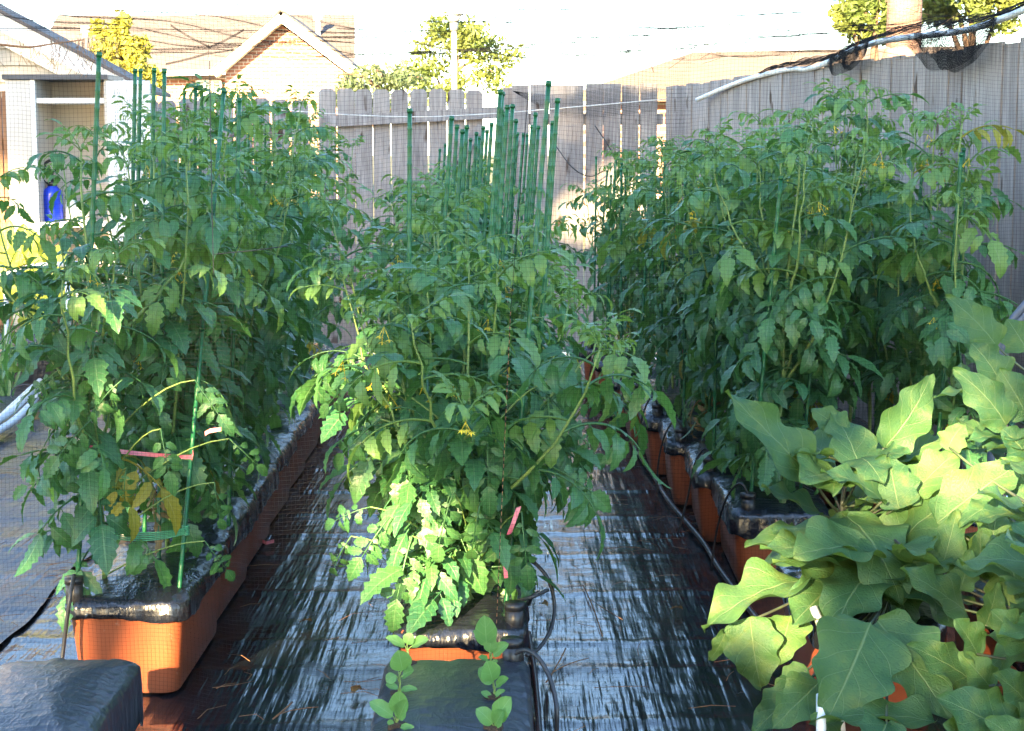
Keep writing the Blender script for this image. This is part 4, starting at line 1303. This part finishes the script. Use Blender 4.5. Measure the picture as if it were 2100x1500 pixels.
mb.grid(np.concatenate(RR), len(RR), 40, close=True); mb.build('bag', M['film'], e)
SQ = [broad_leaf('leaf', 400 + i, M['squash_leaf'], w, b, 0.2, lob=0.15) for i, (w, b) in enumerate(((0.85, 0.6), (0.95, 0.9), (0.8, 0.3)))]
e = empty('broad_leaf_plant', (-3.25, 12.05, 0.36)); tag(e, 'yellow green broad leafed plant lit by sun beside the brown fence', 'plant')
st = MB()
for j, (bx, by, tx, ty, w) in enumerate(((20, 560, 15, 455, 70), (60, 560, 45, 462, 60), (90, 545, 60, 470, 55), (30, 640, -20, 560, 70), (90, 650, 60, 580, 60), (110, 560, 140, 500, 50), (60, 690, 95, 610, 50), (120, 640, 160, 570, 50), (-10, 620, -50, 500, 80), (10, 530, -30, 460, 70))):
    b, t = at(bx, by, 12.0), at(tx, ty, 11.85)
    leaf_bt(e, b, t, w * 12.0 / F, j, 0.5, 1.0, SQ, [0.85, 0.95, 0.8])
    q = b - e.location
    st.tube(bez((0.03 * (j - 5), 0, -0.02), (q.x * 0.5, q.y, q.z * 0.6), q, 7), 0.009, 6)
st.build('stem', M['stem'], e)
gr = MB()
for j in range(14):
    b = Vector((at(2 + j * 3, 780, 11.2).x - 0.08, 11.25 + 0.03 * (j % 4), 0.02)); tp = b + Vector((0.25 * math.sin(j * 2.1), 0.1 * math.cos(j), 0.75 - 0.03 * j))
    pts = bez(b, b.lerp(tp, 0.5) + Vector((0, 0, 0.2)), tp, 7)
    V = []
    for i, p in enumerate(pts):
        w = 0.012 * (1 - i / 6.2); V += [p + Vector((-w, 0, 0)), p + Vector((0, 0.003, 0)), p + Vector((w, 0, 0))]
    gr.grid(V, 7, 3)
tag(gr.build('grass_clump', M['tomato_leaf']), 'tuft of long grass blades by the white pipe upright', 'grass')

e = empty('pipe_bundle', ground_at(40, 830, 0.0)); o_ = e.location
tag(e, 'bundle of white plastic pipes tied together on the sheet', 'pipes')
for k in range(3):
    off = Vector((0.045 * (k - 1), 0.07 * (k % 2), 0.035 * (k == 1)))
    mb = MB(); mb.tube([p + off - o_ for p in smooth_path([ground_at(-260, 1050, 0.05), ground_at(-100, 930, 0.06), ground_at(0, 872, 0.09), ground_at(45, 832, 0.14), at(84 - 8 * k, 794 + 3 * k, 11.0)], 5)], 0.022, 9); mb.build('pipe', M['pvc'], e)
mb = MB(); c = at(50, 808, 10.9) - o_; mb.tube([c + Vector((0.085 * math.cos(t), 0.03 * math.sin(t), 0.055 * math.sin(t))) for t in np.linspace(0, 6.28, 14)], 0.005, 5); mb.build('tie', M['hose'], e)

# pipes by the eggplants
e = empty('pipe_support', (0.84, 4.72, 0)); o_ = e.location; tag(e, 'white plastic pipe support under the eggplant leaves', 'pipe frame')
mb = MB(); mb.tube([p - o_ for p in (at(1690, 1240, 4.72), at(1730, 1243, 4.76), at(1800, 1248, 4.8))], 0.014, 8); mb.build('crossbar', M['pvc'], e)
mb = MB(); mb.tube([p - o_ for p in (at(1668, 1246, 4.71), at(1695, 1310, 4.66), at(1715, 1370, 4.6), at(1725, 1500, 4.55))], 0.012, 8); mb.build('brace', M['pvc'], e)
q = at(1684, 1495, 4.25); mb = MB(); mb.tube([Vector((q.x, 4.25, 0.01)) - o_, Vector((q.x, 4.25, 0.17)) - o_, at(1684, 1425, 4.3) - o_], 0.013, 8); mb.build('upright', M['pvc'], e)
for k in range(2):
    mb = MB(); mb.tube(smooth_path([at(2160, 560 + 40 * k, 5.7), at(2100, 628 + 22 * k, 5.72), at(2070, 668 + 22 * k, 5.73), at(2045, 740 + 30 * k, 5.75), Vector((at(2035, 800, 5.75).x, 5.75, 0.4)), Vector((at(2030, 800, 5.75).x, 5.75, 0.01))], 6), 0.013, 8)
    tag(mb.build('bent_pipe', simple('grey_pipe', (0.10, 0.12, 0.16), None, 0.4, 6)), 'bent blue grey pipe behind the tallest eggplant, ' + ('upper' if k == 0 else 'lower') + ' of two', 'pipe')

# ------------------------------------------------------------------ netting
def strands(mb, P, r, axis_pairs):
    """P: (S, K, 3) strands, three sided; axis_pairs: two unit vectors spanning the cross section"""
    S, K, _ = P.shape
    a, b = [np.asarray(v, float) for v in axis_pairs]
    rings = []
    for i in range(3):
        t = 2 * math.pi * i / 3
        rings.append(P + r * (math.cos(t) * a + math.sin(t) * b))
    V = np.stack(rings, 2).reshape(-1, 3)                      # S,K,3
    idx = np.arange(S * K * 3).reshape(S, K, 3)
    q = []
    for i in range(3):
        j = (i + 1) % 3
        q.append(np.stack([idx[:, :-1, i], idx[:, :-1, j], idx[:, 1:, j], idx[:, 1:, i]], -1).reshape(-1, 4))
    mb.add(V, np.concatenate(q))


def net_surface(fun, U, Vv, cell, r, segs=0.06, ax_u=((1, 0, 0), (0, 1, 0)), ax_v=((0, 1, 0), (0, 0, 1))):
    """fun(u, v) -> xyz over u in [0,U], v in [0,Vv] (metres)"""
    mb = MB()
    us = np.arange(0, U, cell); vs = np.arange(0, Vv, cell)
    kv = max(3, int(Vv / segs)); ku = max(3, int(U / segs))
    A, B = np.meshgrid(us, np.linspace(0, Vv, kv), indexing='ij'); strands(mb, fun(A, B), r, ax_u)
    B, A = np.meshgrid(vs, np.linspace(0, U, ku), indexing='ij'); strands(mb, fun(A, B), r, ax_v)
    return mb


NETP = np.array([(-2.75, 4.78), (-1.6, 4.66), (-0.6, 4.48), (0.16, 4.455), (0.46, 4.58)])
nd = np.concatenate([[0], np.cumsum(np.linalg.norm(np.diff(NETP, axis=0), axis=1))])


def curtain(u, v):
    x = np.interp(u, nd, NETP[:, 0]); y = np.interp(u, nd, NETP[:, 1])
    fold = 0.012 * np.sin(u * 7 + 1.5 * np.sin(v * 1.3)) + 0.006 * np.sin(u * 19 + v * 2.2) + 0.004 * np.sin(v * 9 + u * 3)
    x = x + 0.006 * np.sin(v * 5 + u * 2) + 0.004 * np.sin(v * 13)
    z = 2.32 - v + 0.010 * np.sin(u * 5) + 0.006 * np.sin(u * 17 + v * 4)
    return np.stack([x, y + fold, np.maximum(z, 0.03)], -1)


net = empty('bird_net', (0, 4.6, 0)); tag(net, 'fine black bird netting hung over and around the tomato rows', 'netting')
def net_part(name, mb, mat='net'):
    o = mb.build(name, M[mat], net, smooth=False); o.location = (0, -4.6, 0)
    return o
def curtain2(u, v):
    p = curtain(u + 0.7, v)
    return np.stack([0.36 + u + 0.006 * np.sin(v * 5 + u * 2), 5.96 + 0.02 * np.sin(u * 6 + v) + 0.006 * np.sin(u * 21 + v * 3), p[..., 2]], -1)


o = net_part('side_curtain', net_surface(curtain2, 2.15, 2.30, 0.0125, 0.00025)); o['kind'] = 'stuff'
o = net_part('front_curtain', net_surface(curtain, nd[-1], 2.30, 0.0112, 0.00023)); o['kind'] = 'stuff'


def roof(u, v):
    x = -2.75 + u; y = 4.7 + v
    z = 2.32 - 0.10 * np.sin(np.clip(u / 4.8, 0, 1) * math.pi) * np.sin(np.clip(v / 9.0, 0, 1) * math.pi) + 0.02 * np.sin(u * 4 + v * 2.2) + 0.012 * np.sin(u * 9 - v * 5)
    return np.stack([x + 0.02 * np.sin(v * 3), y, z], -1)


o = net_part('roof_net', net_surface(roof, 5.2, 9.0, 0.06, 0.0006, 0.12)); o['kind'] = 'stuff'
mb = MB()                                                      # gathered folds in the roof net
for (p, q, s, n) in (((-150, 60), (760, 68), -8, 3), ((700, 4), (1500, 66), 10, 2), ((1080, 50), (1800, 62), 6, 2), ((350, 50), (430, 95), 5, 4), ((430, 95), (500, 60), 4, 4), ((425, 108), (340, 130), 3, 4), ((425, 108), (480, 100), 3, 3), ((428, 90), (428, 112), 0, 6),
                     ((1300, 20), (1700, 70), 8, 2), ((1270, 92), (2000, 40), 12, 3), ((1000, 62), (1360, 66), 5, 1), ((690, 58), (840, 52), 8, 2), ((1010, 32), (1050, 42), 6, 6)):
    for k in range(n):
        Y0, Y1 = 8.2 + 0.2 * k, 8.4 + 0.25 * k
        a, b = at(p[0], p[1] + 1.5 * k, Y0), at(q[0], q[1] + 1.2 * k, Y1)
        c = (a + b) / 2 + Vector((0, 0, -s * 8.3 / F * (1 + 0.3 * math.sin(k * 2))))
        mb.tube(bez(a, c, b, 16), 0.001, 4)
net_part('gathered_fold', mb)
def hang(u, v):                                                # side panel left, folded edge hanging
    x = -2.05 + 0.10 * np.sin(v * 2) + 0.02 * np.sin(u * 60) + u * 0.15 + 0.42 * np.clip((v - 1.2) / 1.1, 0, 1); y = 4.72 + 0.3 * u + 0.02 * np.sin(u * 70)
    return np.stack([x, y, 2.25 - v + 0 * u], -1)
o = net_part('folded_edge', net_surface(hang, 0.30, 2.15, 0.012, 0.00045)); o['kind'] = 'stuff'
# seam cord down the front curtain
mb = MB()
for k in range(46):
    t0, t1 = k / 46, (k + 0.55) / 46
    a, b = at(1047, 640, 4.438), at(1018, 1285, 4.438)
    mb.tube([a.lerp(b, t0), a.lerp(b, t1)], 0.0007, 4)
net_part('seam_thread', mb, 'straw')
mb = MB(); mb.tube([at(1047, 640, 4.44), at(1032, 960, 4.44), at(1018, 1285, 4.44)], 0.0011, 4); mb.tube([at(1100, 0, 4.44), at(1085, 170, 4.44), at(1047, 640, 4.44)], 0.0008, 4); net_part('seam_cord', mb)
mb = MB(); mb.tube(bez(at(430, 125, 4.6), at(432, 330, 4.6), at(438, 560, 4.62), 8), 0.0012, 4); mb.tube([at(438, 522, 4.62), at(520, 514, 4.62), at(590, 505, 4.62)], 0.0012, 4); net_part('seam_cord', mb, 'hose')

# plastic pipe lying along the top of the side fence and the net bunched on it
PIPE = [(1430, 205, 12.65), (1490, 179, 12.15), (1544, 160, 11.6), (1616, 143, 10.95), (1662, 141, 10.55), (1711, 122, 10.1), (1738, 108, 9.88), (1795, 88, 9.45), (1871, 76, 8.98), (1967, 65, 8.45), (2024, 50, 8.15), (2100, 21, 7.78), (2220, -30, 7.2)]
pp = smooth_path([at(a, b, c - 0.04) for a, b, c in PIPE], 5)
mb = MB(); mb.tube(pp, 0.016, 9)
tag(mb.build('long_pipe', M['pvc']), 'long sagging white plastic pipe lying along the side fence top', 'pipe')
ppn = np.array([tuple(p) for p in pp]); pd = np.concatenate([[0], np.cumsum(np.linalg.norm(np.diff(ppn, axis=0), axis=1))])


def drape(u0, u1, depth, back, cellr=0.014, seed=0):
    def fun(u, v):
        s = u0 + u
        x = np.interp(s, pd, ppn[:, 0]); y = np.interp(s, pd, ppn[:, 1]); z = np.interp(s, pd, ppn[:, 2])
        w = np.sin(np.clip(u / (u1 - u0), 0, 1) * math.pi) ** 0.7
        vv = v * (0.2 + 0.8 * w)
        crump = 0.03 * np.sin(u * 9 + v * 14 + seed) + 0.02 * np.sin(u * 23 - v * 9 + seed)
        return np.stack([x + back * vv * 0.9 - 0.02 + crump * 0.5 - (0.03 if back == 0 else 0), y + back * vv * 0.3 + crump, z + (-vv if back == 0 else 0.02 + 0.25 * np.sin(vv * 3) * 0.4) + crump * 0.4], -1)
    return net_surface(fun, u1 - u0, depth, cellr, 0.0009, 0.04, ((1, 0, 0), (0, 1, 0)), ((0, 1, 0), (0, 0, 1)))


TOT = pd[-1]
def s_at(px):
    return float(np.interp(px, [p[0] for p in PIPE], np.linspace(0, 1, len(PIPE)))) * 0 + float(np.interp(at(px, 100, 9).x / 9.0, ppn[:, 0] / ppn[:, 1], pd))
for (a, b, dp, bk, sd, cr) in ((1890, 2068, 0.20, 0, 1, 0.008), (1900, 2060, 0.17, 0, 5, 0.008), (1715, 1800, 0.13, 0, 2, 0.007), (1725, 1790, 0.10, 0, 6, 0.007), (1560, 2200, 0.30, 0.9, 3, 0.011), (1580, 2200, 0.24, 0.8, 7, 0.011), (1800, 1960, 0.06, 0, 4, 0.01)):
    o = net_part('bunched_net', drape(s_at(a), s_at(b), dp, bk, cr, sd)); o['kind'] = 'stuff'
def swag(u, v):
    x = 0.0 + u; w = np.sin(np.clip(u / 1.25, 0, 1) * math.pi) * 0.5 + 0.6 * np.clip(u / 1.25, 0, 1)
    return np.stack([x, 13.93 - 0.02 * np.sin(u * 20 + v * 8) - 0.01 * np.sin(v * 30), 2.07 - v * w - 0.03 * np.sin(u * 5)], -1)
o = net_part('fence_swag', net_surface(swag, 1.25, 0.26, 0.016, 0.0008)); o['kind'] = 'stuff'
mb = MB(); mb.tube(smooth_path([at(560, 225, 13.6), at(700, 235, 13.6), at(850, 240, 13.6), at(1000, 234, 13.6), at(1200, 218, 13.6), at(1370, 203, 13.6)], 5), 0.004, 5)
tag(mb.build('white_cord', M['string']), 'white cord strung across in front of the gate and back fence', 'cord')
mb = MB(); mb.tube(smooth_path([at(1220, 258, 13.85), at(1248, 300, 13.85), at(1270, 345, 13.85)], 5), 0.005, 5); mb.tube(smooth_path([at(1140, 300, 13.85), at(1175, 345, 13.8), at(1210, 362, 13.85), at(1240, 350, 13.9)], 6), 0.005, 5)
tag(mb.build('dark_wire', M['hose']), 'loose dark wire looping down the back fence boards', 'wire')
for (pts, rr, lab) in (([(0, 92, 8.6), (60, 97, 8.6), (110, 90, 8.6), (172, 82, 8.6)], 0.006, 'dry grey brown twig caught on the netting above the cabinet'), ([(1325, 125, 9.5), (1335, 135, 9.5), (1340, 148, 9.5)], 0.004, 'small curled twig stuck in the roof netting')):
    mb = MB(); mb.tube(smooth_path([at(*p) for p in pts], 4), [rr * (1 - 0.5 * i / (4 * (len(pts) - 1))) for i in range(4 * (len(pts) - 1) + 1)], 5)
    tag(mb.build('twig', M['straw']), lab, 'twig')

# ------------------------------------------------------------------ litter
def needle(mb, p, a, L, z=0.012, bow=0.1, r=0.0011):
    d = Vector((math.cos(a), math.sin(a), 0)); s = Vector((-d.y, d.x, 0))
    mb.tube([p - d * L / 2 + Vector((0, 0, z)), p + s * bow * L * 0.3 + Vector((0, 0, z + 0.005)), p + d * L / 2 + Vector((0, 0, z + 0.002))], r, 3)
mb = MB()
for k in range(420):
    x = jr.choice((jr.uniform(-1.65, -0.9), jr.uniform(-0.9, -0.35), jr.uniform(0.1, 0.85), jr.uniform(-3.2, -1.7), -1.7 + jr.gauss(0, 0.04)))
    needle(mb, Vector((x, jr.uniform(3.4, 10), 0.006 + (0.014 if x < -1.66 else 0))), jr.gauss(0.3, 0.9), jr.uniform(0.05, 0.16), bow=jr.uniform(-1, 1))
tag(mb.build('pine_needles', M['straw']), 'fallen brown pine needles scattered over the black sheet', kind='stuff')
mb = MB()
for k in range(70):
    p = at(jr.gauss(150, 60), 75 + jr.uniform(0, 12), 7.6 + jr.uniform(-.4, .4)); L = jr.uniform(0.06, 0.16)
    mb.tube([p, p + Vector((jr.uniform(-.02, .02), 0, -L * 0.5)), p + Vector((jr.uniform(-.05, .05), 0, -L))], 0.0011, 3)
for k in range(60):
    p = at(jr.uniform(1250, 2050), 60 + jr.uniform(-40, 60), 9 + jr.uniform(-1, 1)); a = jr.uniform(0, 3.14); L = 0.12
    mb.tube([p, p + Vector((L * math.cos(a), 0.02, jr.uniform(-.08, .05)))], 0.0012, 3)
tag(mb.build('caught_needles', M['straw']), 'dry pine needles caught in the roof netting', kind='stuff')
for (a, b, lab) in (((1195, 1200), (1235, 1305), 'long forked brown pine needle pair lying on the sheet by the looped tube'), ((1120, 1400), (1160, 1330), 'straight brown twig on the sheet beside the bent dark tube'), ((560, 1475), (600, 1440), 'thin forked twig on the sheet before the first tomato planter')):
    A, B = ground_at(*a, 0.018), ground_at(*b, 0.018)
    mb = MB(); mb.tube(bez(A, (A + B) / 2 + Vector((0.01, 0, 0.006)), B, 6), 0.0024, 5); mb.tube(bez(A.lerp(B, 0.25), A.lerp(B, 0.5) + Vector((0.03, 0, 0.006)), A.lerp(B, 0.7) + Vector((0.09, 0, 0)), 6), 0.0016, 4)
    tag(mb.build('twig', M['straw']), lab, 'twig')
TLEAF = broad_leaf('dead_leaf', 500, M['dry_leaf'], 0.5, 1.4, 0.5, NT=8, NU=5)
for (a, lab) in (((640, 1275), 'tan dead leaf curled on the sheet in the cabinet side aisle'), ((720, 1420), 'dead leaf scrap by the edge of the seedling planter'), ((1400, 1250), 'dry dead leaf on the sheet near the black hose'), ((70, 862), 'tan dry leaf on the sheet near the pipe bundle'), ((1110, 1238), 'dark curled dead leaf next to the looped tube')):
    p = ground_at(*a, 0.02)
    o = put('dead_leaf', TLEAF, None, p, (0.3, -0.1, jr.uniform(0, 6)), 0.05 if a[1] > 900 else 0.14); tag(o, lab, 'leaf')

# ------------------------------------------------------------------ far background
def crown(mb, c, rad, n, size, seed, hole=None, flat=1.0, clump=0):
    r = np.random.default_rng(seed)
    d = r.normal(size=(n, 3)); d /= np.linalg.norm(d, axis=1)[:, None]
    if clump:
        cc = r.normal(size=(clump, 3)); cc /= np.linalg.norm(cc, axis=1)[:, None]
        cc *= (r.uniform(0.35, 0.95, clump) ** 0.6)[:, None]
        P = cc[r.integers(0, clump, n)] + d * (r.uniform(0, 1, n) ** 0.5)[:, None] * 0.30
    else:
        P = d * (r.uniform(0.1, 1, n) ** 0.45)[:, None]
    P = np.asarray(c) + P * np.asarray(rad)
    if hole is not None:
        P = P[~hole(P)]; n = len(P)
    a = r.normal(size=(n, 3)); a /= np.linalg.norm(a, axis=1)[:, None]
    b = r.normal(size=(n, 3)); b -= a * (a * b).sum(1)[:, None]; b /= np.linalg.norm(b, axis=1)[:, None]
    s = size * r.uniform(0.6, 1.3, n)[:, None]
    nn = np.cross(a, b)
    V = np.stack([P - a * s, P - b * s * 0.45 + nn * s * 0.12, P + a * s, P + b * s * 0.45 + nn * s * 0.12], 1).reshape(-1, 3)
    mb.add(V, np.arange(4 * n).reshape(-1, 4))


def tree(name, label, base, c, rad, n, size, mat, bark, seed, tr=0.15, group='trees beyond the fence', hole=None, clump=26, limbs=7):
    e = empty(name, base); tag(e, label, 'tree', group)
    b = Vector(base); c = Vector(c)
    t = MB(); rnd = random.Random(seed)
    top = c + Vector((0, 0, rad[2] * 0.4))
    t.tube([p - b for p in bez(b - Vector((0, 0, 0.1)), b.lerp(c, 0.5) + Vector((0.15, 0, 0)), top, 8)], np.linspace(tr, tr * 0.3, 8), 8)
    for k in range(limbs):
        p0 = b.lerp(c, rnd.uniform(0.55, 1.1)); a = k * 2.4
        p1 = c + Vector((rad[0] * 0.75 * math.cos(a), rad[1] * 0.75 * math.sin(a), rad[2] * rnd.uniform(-.3, .6)))
        t.tube([p - b for p in bez(p0, p0.lerp(p1, 0.5) + Vector((0, 0, 0.3)), p1, 6)], np.linspace(tr * 0.4, tr * 0.1, 6), 5)
    t.build('trunk', M[bark], e)
    m = MB(); crown(m, c, rad, n, size, seed, hole, clump=clump)
    o = m.build('crown', M[mat], e, smooth=False); o.location = -b
    return e


# added, unseen trees blocking the low sun; crown gaps cut to place sun patches
GAPS = [(at(*zoomed(190, 1040), 4.72), 0.16), (at(*zoomed(760, 640), 4.95), 0.17), (at(*zoomed(980, 640), 4.9), 0.17), (at(*zoomed(790, 370), 5.1), 0.12),
        (at(*zoomed(940, 1165), 4.25), 0.05), (at(*zoomed(1080, 1060), 4.5), 0.03), (at(*zoomed(1070, 300), 5.1), 0.02), (at(*zoomed(460, 1270), 4.4), 0.03),
        (at(440, 670, 4.8), 0.22), (at(520, 740, 4.8), 0.17), (at(440, 900, 5.2), 0.10), (at(270, 1320, 5.08), 0.22), (at(190, 1280, 5.08), 0.14), (at(840, 1050, 4.8), 0.14), (at(800, 1190, 4.8), 0.12), (at(940, 1325, 4.8), 0.18),
        (at(1265, 400, 13.9), 0.16), (at(1180, 440, 13.9), 0.14), (at(-10, 400, 12.6), 0.25), (at(60, 520, 12.0), 0.35), (at(480, 1150, 6.5), 0.08)]
GP = np.array([tuple(g[0]) for g in GAPS]); GR = np.array([g[1] for g in GAPS]); SDn = np.array(tuple(SD))


def gap_test(P):
    out = np.zeros(len(P), bool)
    for g, r in zip(GP, GR):
        d = P - g
        dist = np.linalg.norm(d - (d @ SDn)[:, None] * SDn, axis=1)
        out |= dist < r * 1.0 + 0.105
    return out


for k, (x, y, zc, rx, rz_, n) in enumerate(((-1.0, -8.6, 6.4, 3.2, 3.6, 5200), (-5.2, -9.6, 6.9, 3.4, 3.9, 6200), (-9.6, -9.0, 6.8, 3.4, 3.9, 6200), (-13.6, -9.4, 7.6, 3.4, 4.6, 6000), (-3.2, -12.0, 6.0, 3.4, 4.4, 5200), (-7.6, -12.4, 6.2, 3.4, 4.6, 5600), (-12.6, -12.2, 7.6, 3.4, 5.2, 6000))):
    tree('added_shade_tree', f'added unseen shade tree behind the photographer, {ORD[k]} of the line', (x, y, -0.03), (x, y, zc), (rx, 2.0, rz_), n, 0.24, 'added_shade_leaf', 'bark', 600 + k, 0.2, 'added shade trees behind the photographer', gap_test, clump=0)

# brick house far behind
HY = 62.0
e = empty('brick_house', (at(480, 310, HY).x, HY, 0)); tag(e, 'brick house with shingle roof and white trimmed gable beyond the back fence', 'house')
o_ = Vector(e.location)
def hp(px, py, Y=HY): return at(px, py, Y) - o_
mb = MB()
r0, r1 = hp(118, 32, HY + 5), hp(728, 30, HY + 5); e0, e1 = hp(60, 150, HY - 0.3), hp(728, 150, HY - 0.3)
mb.add([e0, e1, r1, r0, e0 + Vector((0, 0, -0.2)), e1 + Vector((0, 0, -0.2)), r1 + Vector((0, 0, -0.2)), r0 + Vector((0, 0, -0.2))], [[0, 1, 2, 3], [7, 6, 5, 4], [0, 4, 5, 1], [1, 5, 6, 2], [2, 6, 7, 3], [3, 7, 4, 0]])
mb.build('roof', M['shingle'], e, smooth=False)
w0, w1 = hp(90, 156), hp(712, 156)
mb = MB(); mb.box(w0.x, w1.x, 0.25, 9.5, 0, w0.z); mb.build('wall', M['brick'], e, smooth=False)
GY = HY - 2.4
ap, gl, gr_ = hp(578, 52, GY), hp(462, 150, GY), hp(708, 150, GY)
mb = MB()
mb.add([Vector((gl.x, ap.y, 0)), Vector((gr_.x, ap.y, 0)), Vector((gr_.x, ap.y, gr_.z)), ap, Vector((gl.x, ap.y, gl.z)),
        Vector((gl.x, 0.3, 0)), Vector((gr_.x, 0.3, 0)), Vector((gr_.x, 0.3, gr_.z)), ap + Vector((0, 2.7, 0)), Vector((gl.x, 0.3, gl.z))],
       [[0, 1, 2, 4], [1, 6, 7, 2], [5, 0, 4, 9]], [[4, 2, 3]])
mb.build('gable_wall', M['brick'], e, smooth=False)
for (a, b) in (((578, 36), (440, 152)), ((578, 36), (724, 146))):
    A, B = hp(*a, GY - 0.35), hp(*b, GY - 0.35)
    mb = MB(); mb.bar(A, B, 0.5, 0.30); mb.build('rake_board', M['white_paint'], e, smooth=False)
    mb = MB(); dd = Vector((0, 1, 0))
    A2, B2 = A + Vector((0, 0, 0.18)), B + Vector((0, 0, 0.18))
    mb.add([A2 + Vector((0, -0.3, 0)), B2 + Vector((0, -0.3, 0)), B2 + dd * 3, A2 + dd * 6, A2 + Vector((0, -0.3, 0.08)), B2 + Vector((0, -0.3, 0.08)), B2 + dd * 3 + Vector((0, 0, 0.08)), A2 + dd * 6 + Vector((0, 0, 0.08))], [[0, 1, 2, 3], [7, 6, 5, 4], [0, 4, 5, 1], [1, 5, 6, 2], [2, 6, 7, 3], [3, 7, 4, 0]])
    mb.build('gable_roof', M['shingle'], e, smooth=False)
mb = MB(); mb.bar(hp(300, 152, HY - 0.5), hp(478, 148, HY - 0.5), 0.3, 0.18); mb.build('fascia', M['white_paint'], e, smooth=False)
for (x0_, y0_, x1_, y1_) in ((404, 166, 452, 215),):
    A, B = hp(x0_, y1_), hp(x1_, y0_)
    mb = MB(); mb.box(A.x, B.x, 0.10, 0.24, A.z, B.z); wn = mb.build('window', M['glass'], e, smooth=False)
    mb = MB()
    for fx in np.linspace(A.x, B.x, 4): mb.box(fx - 0.035, fx + 0.035, 0.04, 0.099, A.z, B.z)
    for fz in np.linspace(A.z, B.z, 3): mb.box(A.x, B.x, 0.05, 0.095, fz - 0.035, fz + 0.035)
    mb.build('window_frame', M['white_paint'], wn, smooth=False)
for (x_, y_) in ((175, 60), (652, 36)):
    p = hp(x_, y_, HY + 3.0); mb = MB(); mb.tube([p - Vector((0, 0, 1.2)), p], 0.10, 8); mb.tube([p - Vector((0, 0, 0.12)), p + Vector((0, 0, 0.1))], 0.18, 8); mb.build('vent_pipe', M['white_paint'], e)

# street lamp
LY = 40.0
p = at(932, 310, LY)
e = empty('street_lamp', (p.x, LY, -0.03)); tag(e, 'white post top street lamp with grey cap beyond the gate', 'street lamp')
o_ = Vector(e.location)
mb = MB(); mb.tube([(0, 0, 0), (0, 0, 1.0), (0, 0, at(932, 62, LY).z)], [0.09, 0.075, 0.06], 10); mb.build('post', M['white_paint'], e)
z0_, z1_, z2_ = at(932, 62, LY).z, at(932, 41, LY).z, at(932, 28, LY).z
mb = MB(); mb.tube([(0, 0, z0_), (0, 0, z0_ + 0.04), (0, 0, z1_)], [0.07, 0.09, 0.10], 8); mb.build('lamp_base', M['metal_grey'], e)
mb = MB(); mb.tube([(0, 0, z1_), (0, 0, z2_)], [0.12, 0.17], 8); mb.build('globe', M['frosted'], e)
mb = MB(); mb.tube([(0, 0, z2_ - 0.01), (0, 0, z2_ + 0.02), (0, 0, z2_ + 0.09), (0, 0, z2_ + 0.14)], [0.23, 0.22, 0.09, 0.02], 10); mb.build('cap', M['metal_grey'], e)

def far_tree(name, label, px, py, Y, rxpx, rypx, n, size, mat, seed, bark='bark', clump=26):
    c = at(px, py, Y); rx, rz_ = rxpx * Y / F, rypx * Y / F
    return tree(name, label, (c.x, Y, -0.03), c, (rx, rx * 0.8, rz_), n, size, M and mat, bark, seed, 0.12, clump=clump)
far_tree('broadleaf_tree', 'yellow green tree behind the street lamp', 935, 135, 46, 118, 92, 3800, 0.085, 'far_leaf', 701, clump=34)
far_tree('broadleaf_tree', 'loose grey green tree between the brick house and the street lamp', 780, 185, 34, 120, 55, 2200, 0.06, 'far_leaf_grey', 702, clump=30)
far_tree('feathery_tree', 'bright yellow feathery tree in front of the brick house roof', 245, 150, 30, 75, 110, 5000, 0.07, 'far_leaf_yellow', 703, clump=40)
far_tree('garden_tree', 'tree with sunlit yellow leaves above the side fence, beside the thick trunk', 1790, 30, 26, 75, 60, 4200, 0.055, 'far_leaf', 704, clump=40)
far_tree('garden_tree', 'spreading sunlit tree over the far end of the sagging pipe', 1990, 0, 24, 120, 75, 5200, 0.055, 'far_leaf', 705, clump=40)
e = empty('pine_tree', (at(1850, 200, 21).x, 21, -0.03)); tag(e, 'thick reddish pine trunk rising behind the side fence', 'tree', 'trees beyond the fence')
mb = MB(); mb.tube([(0, 0, 0), (0.0, 0, 3), (0.03, 0, 6), (0.05, 0, 10)], [0.24, 0.21, 0.19, 0.15], 12); mb.build('trunk', M['red_bark'], e)
mb = MB(); crown(mb, (0.05, 0, 10.5), (2.2, 2.2, 2.0), 1800, 0.2, 77, clump=18); mb.build('crown', M['far_leaf_grey'], e, smooth=False)
# low brown roof beyond the side fence
e = empty('neighbour_house', (at(1500, 200, 30).x, 30, 0)); o_ = Vector(e.location); tag(e, 'low brown roofed house behind the corner of the fences', 'house')
A, B, C_, D_ = [at(*q) - o_ for q in ((1180, 190, 30), (2050, 190, 30), (1980, 95, 34), (1420, 108, 34))]
mb = MB(); dn = Vector((0, 0, -0.15)); mb.add([A, B, C_, D_, A + dn, B + dn, C_ + dn, D_ + dn], [[0, 1, 2, 3], [7, 6, 5, 4], [0, 4, 5, 1], [1, 5, 6, 2], [2, 6, 7, 3], [3, 7, 4, 0]]); mb.build('roof', M['brown_roof'], e, smooth=False)
mb = MB(); mb.box(A.x + 0.4, B.x - 0.4, 0.4, 7, 0, A.z - 0.05); mb.build('wall', M['brick'], e, smooth=False)
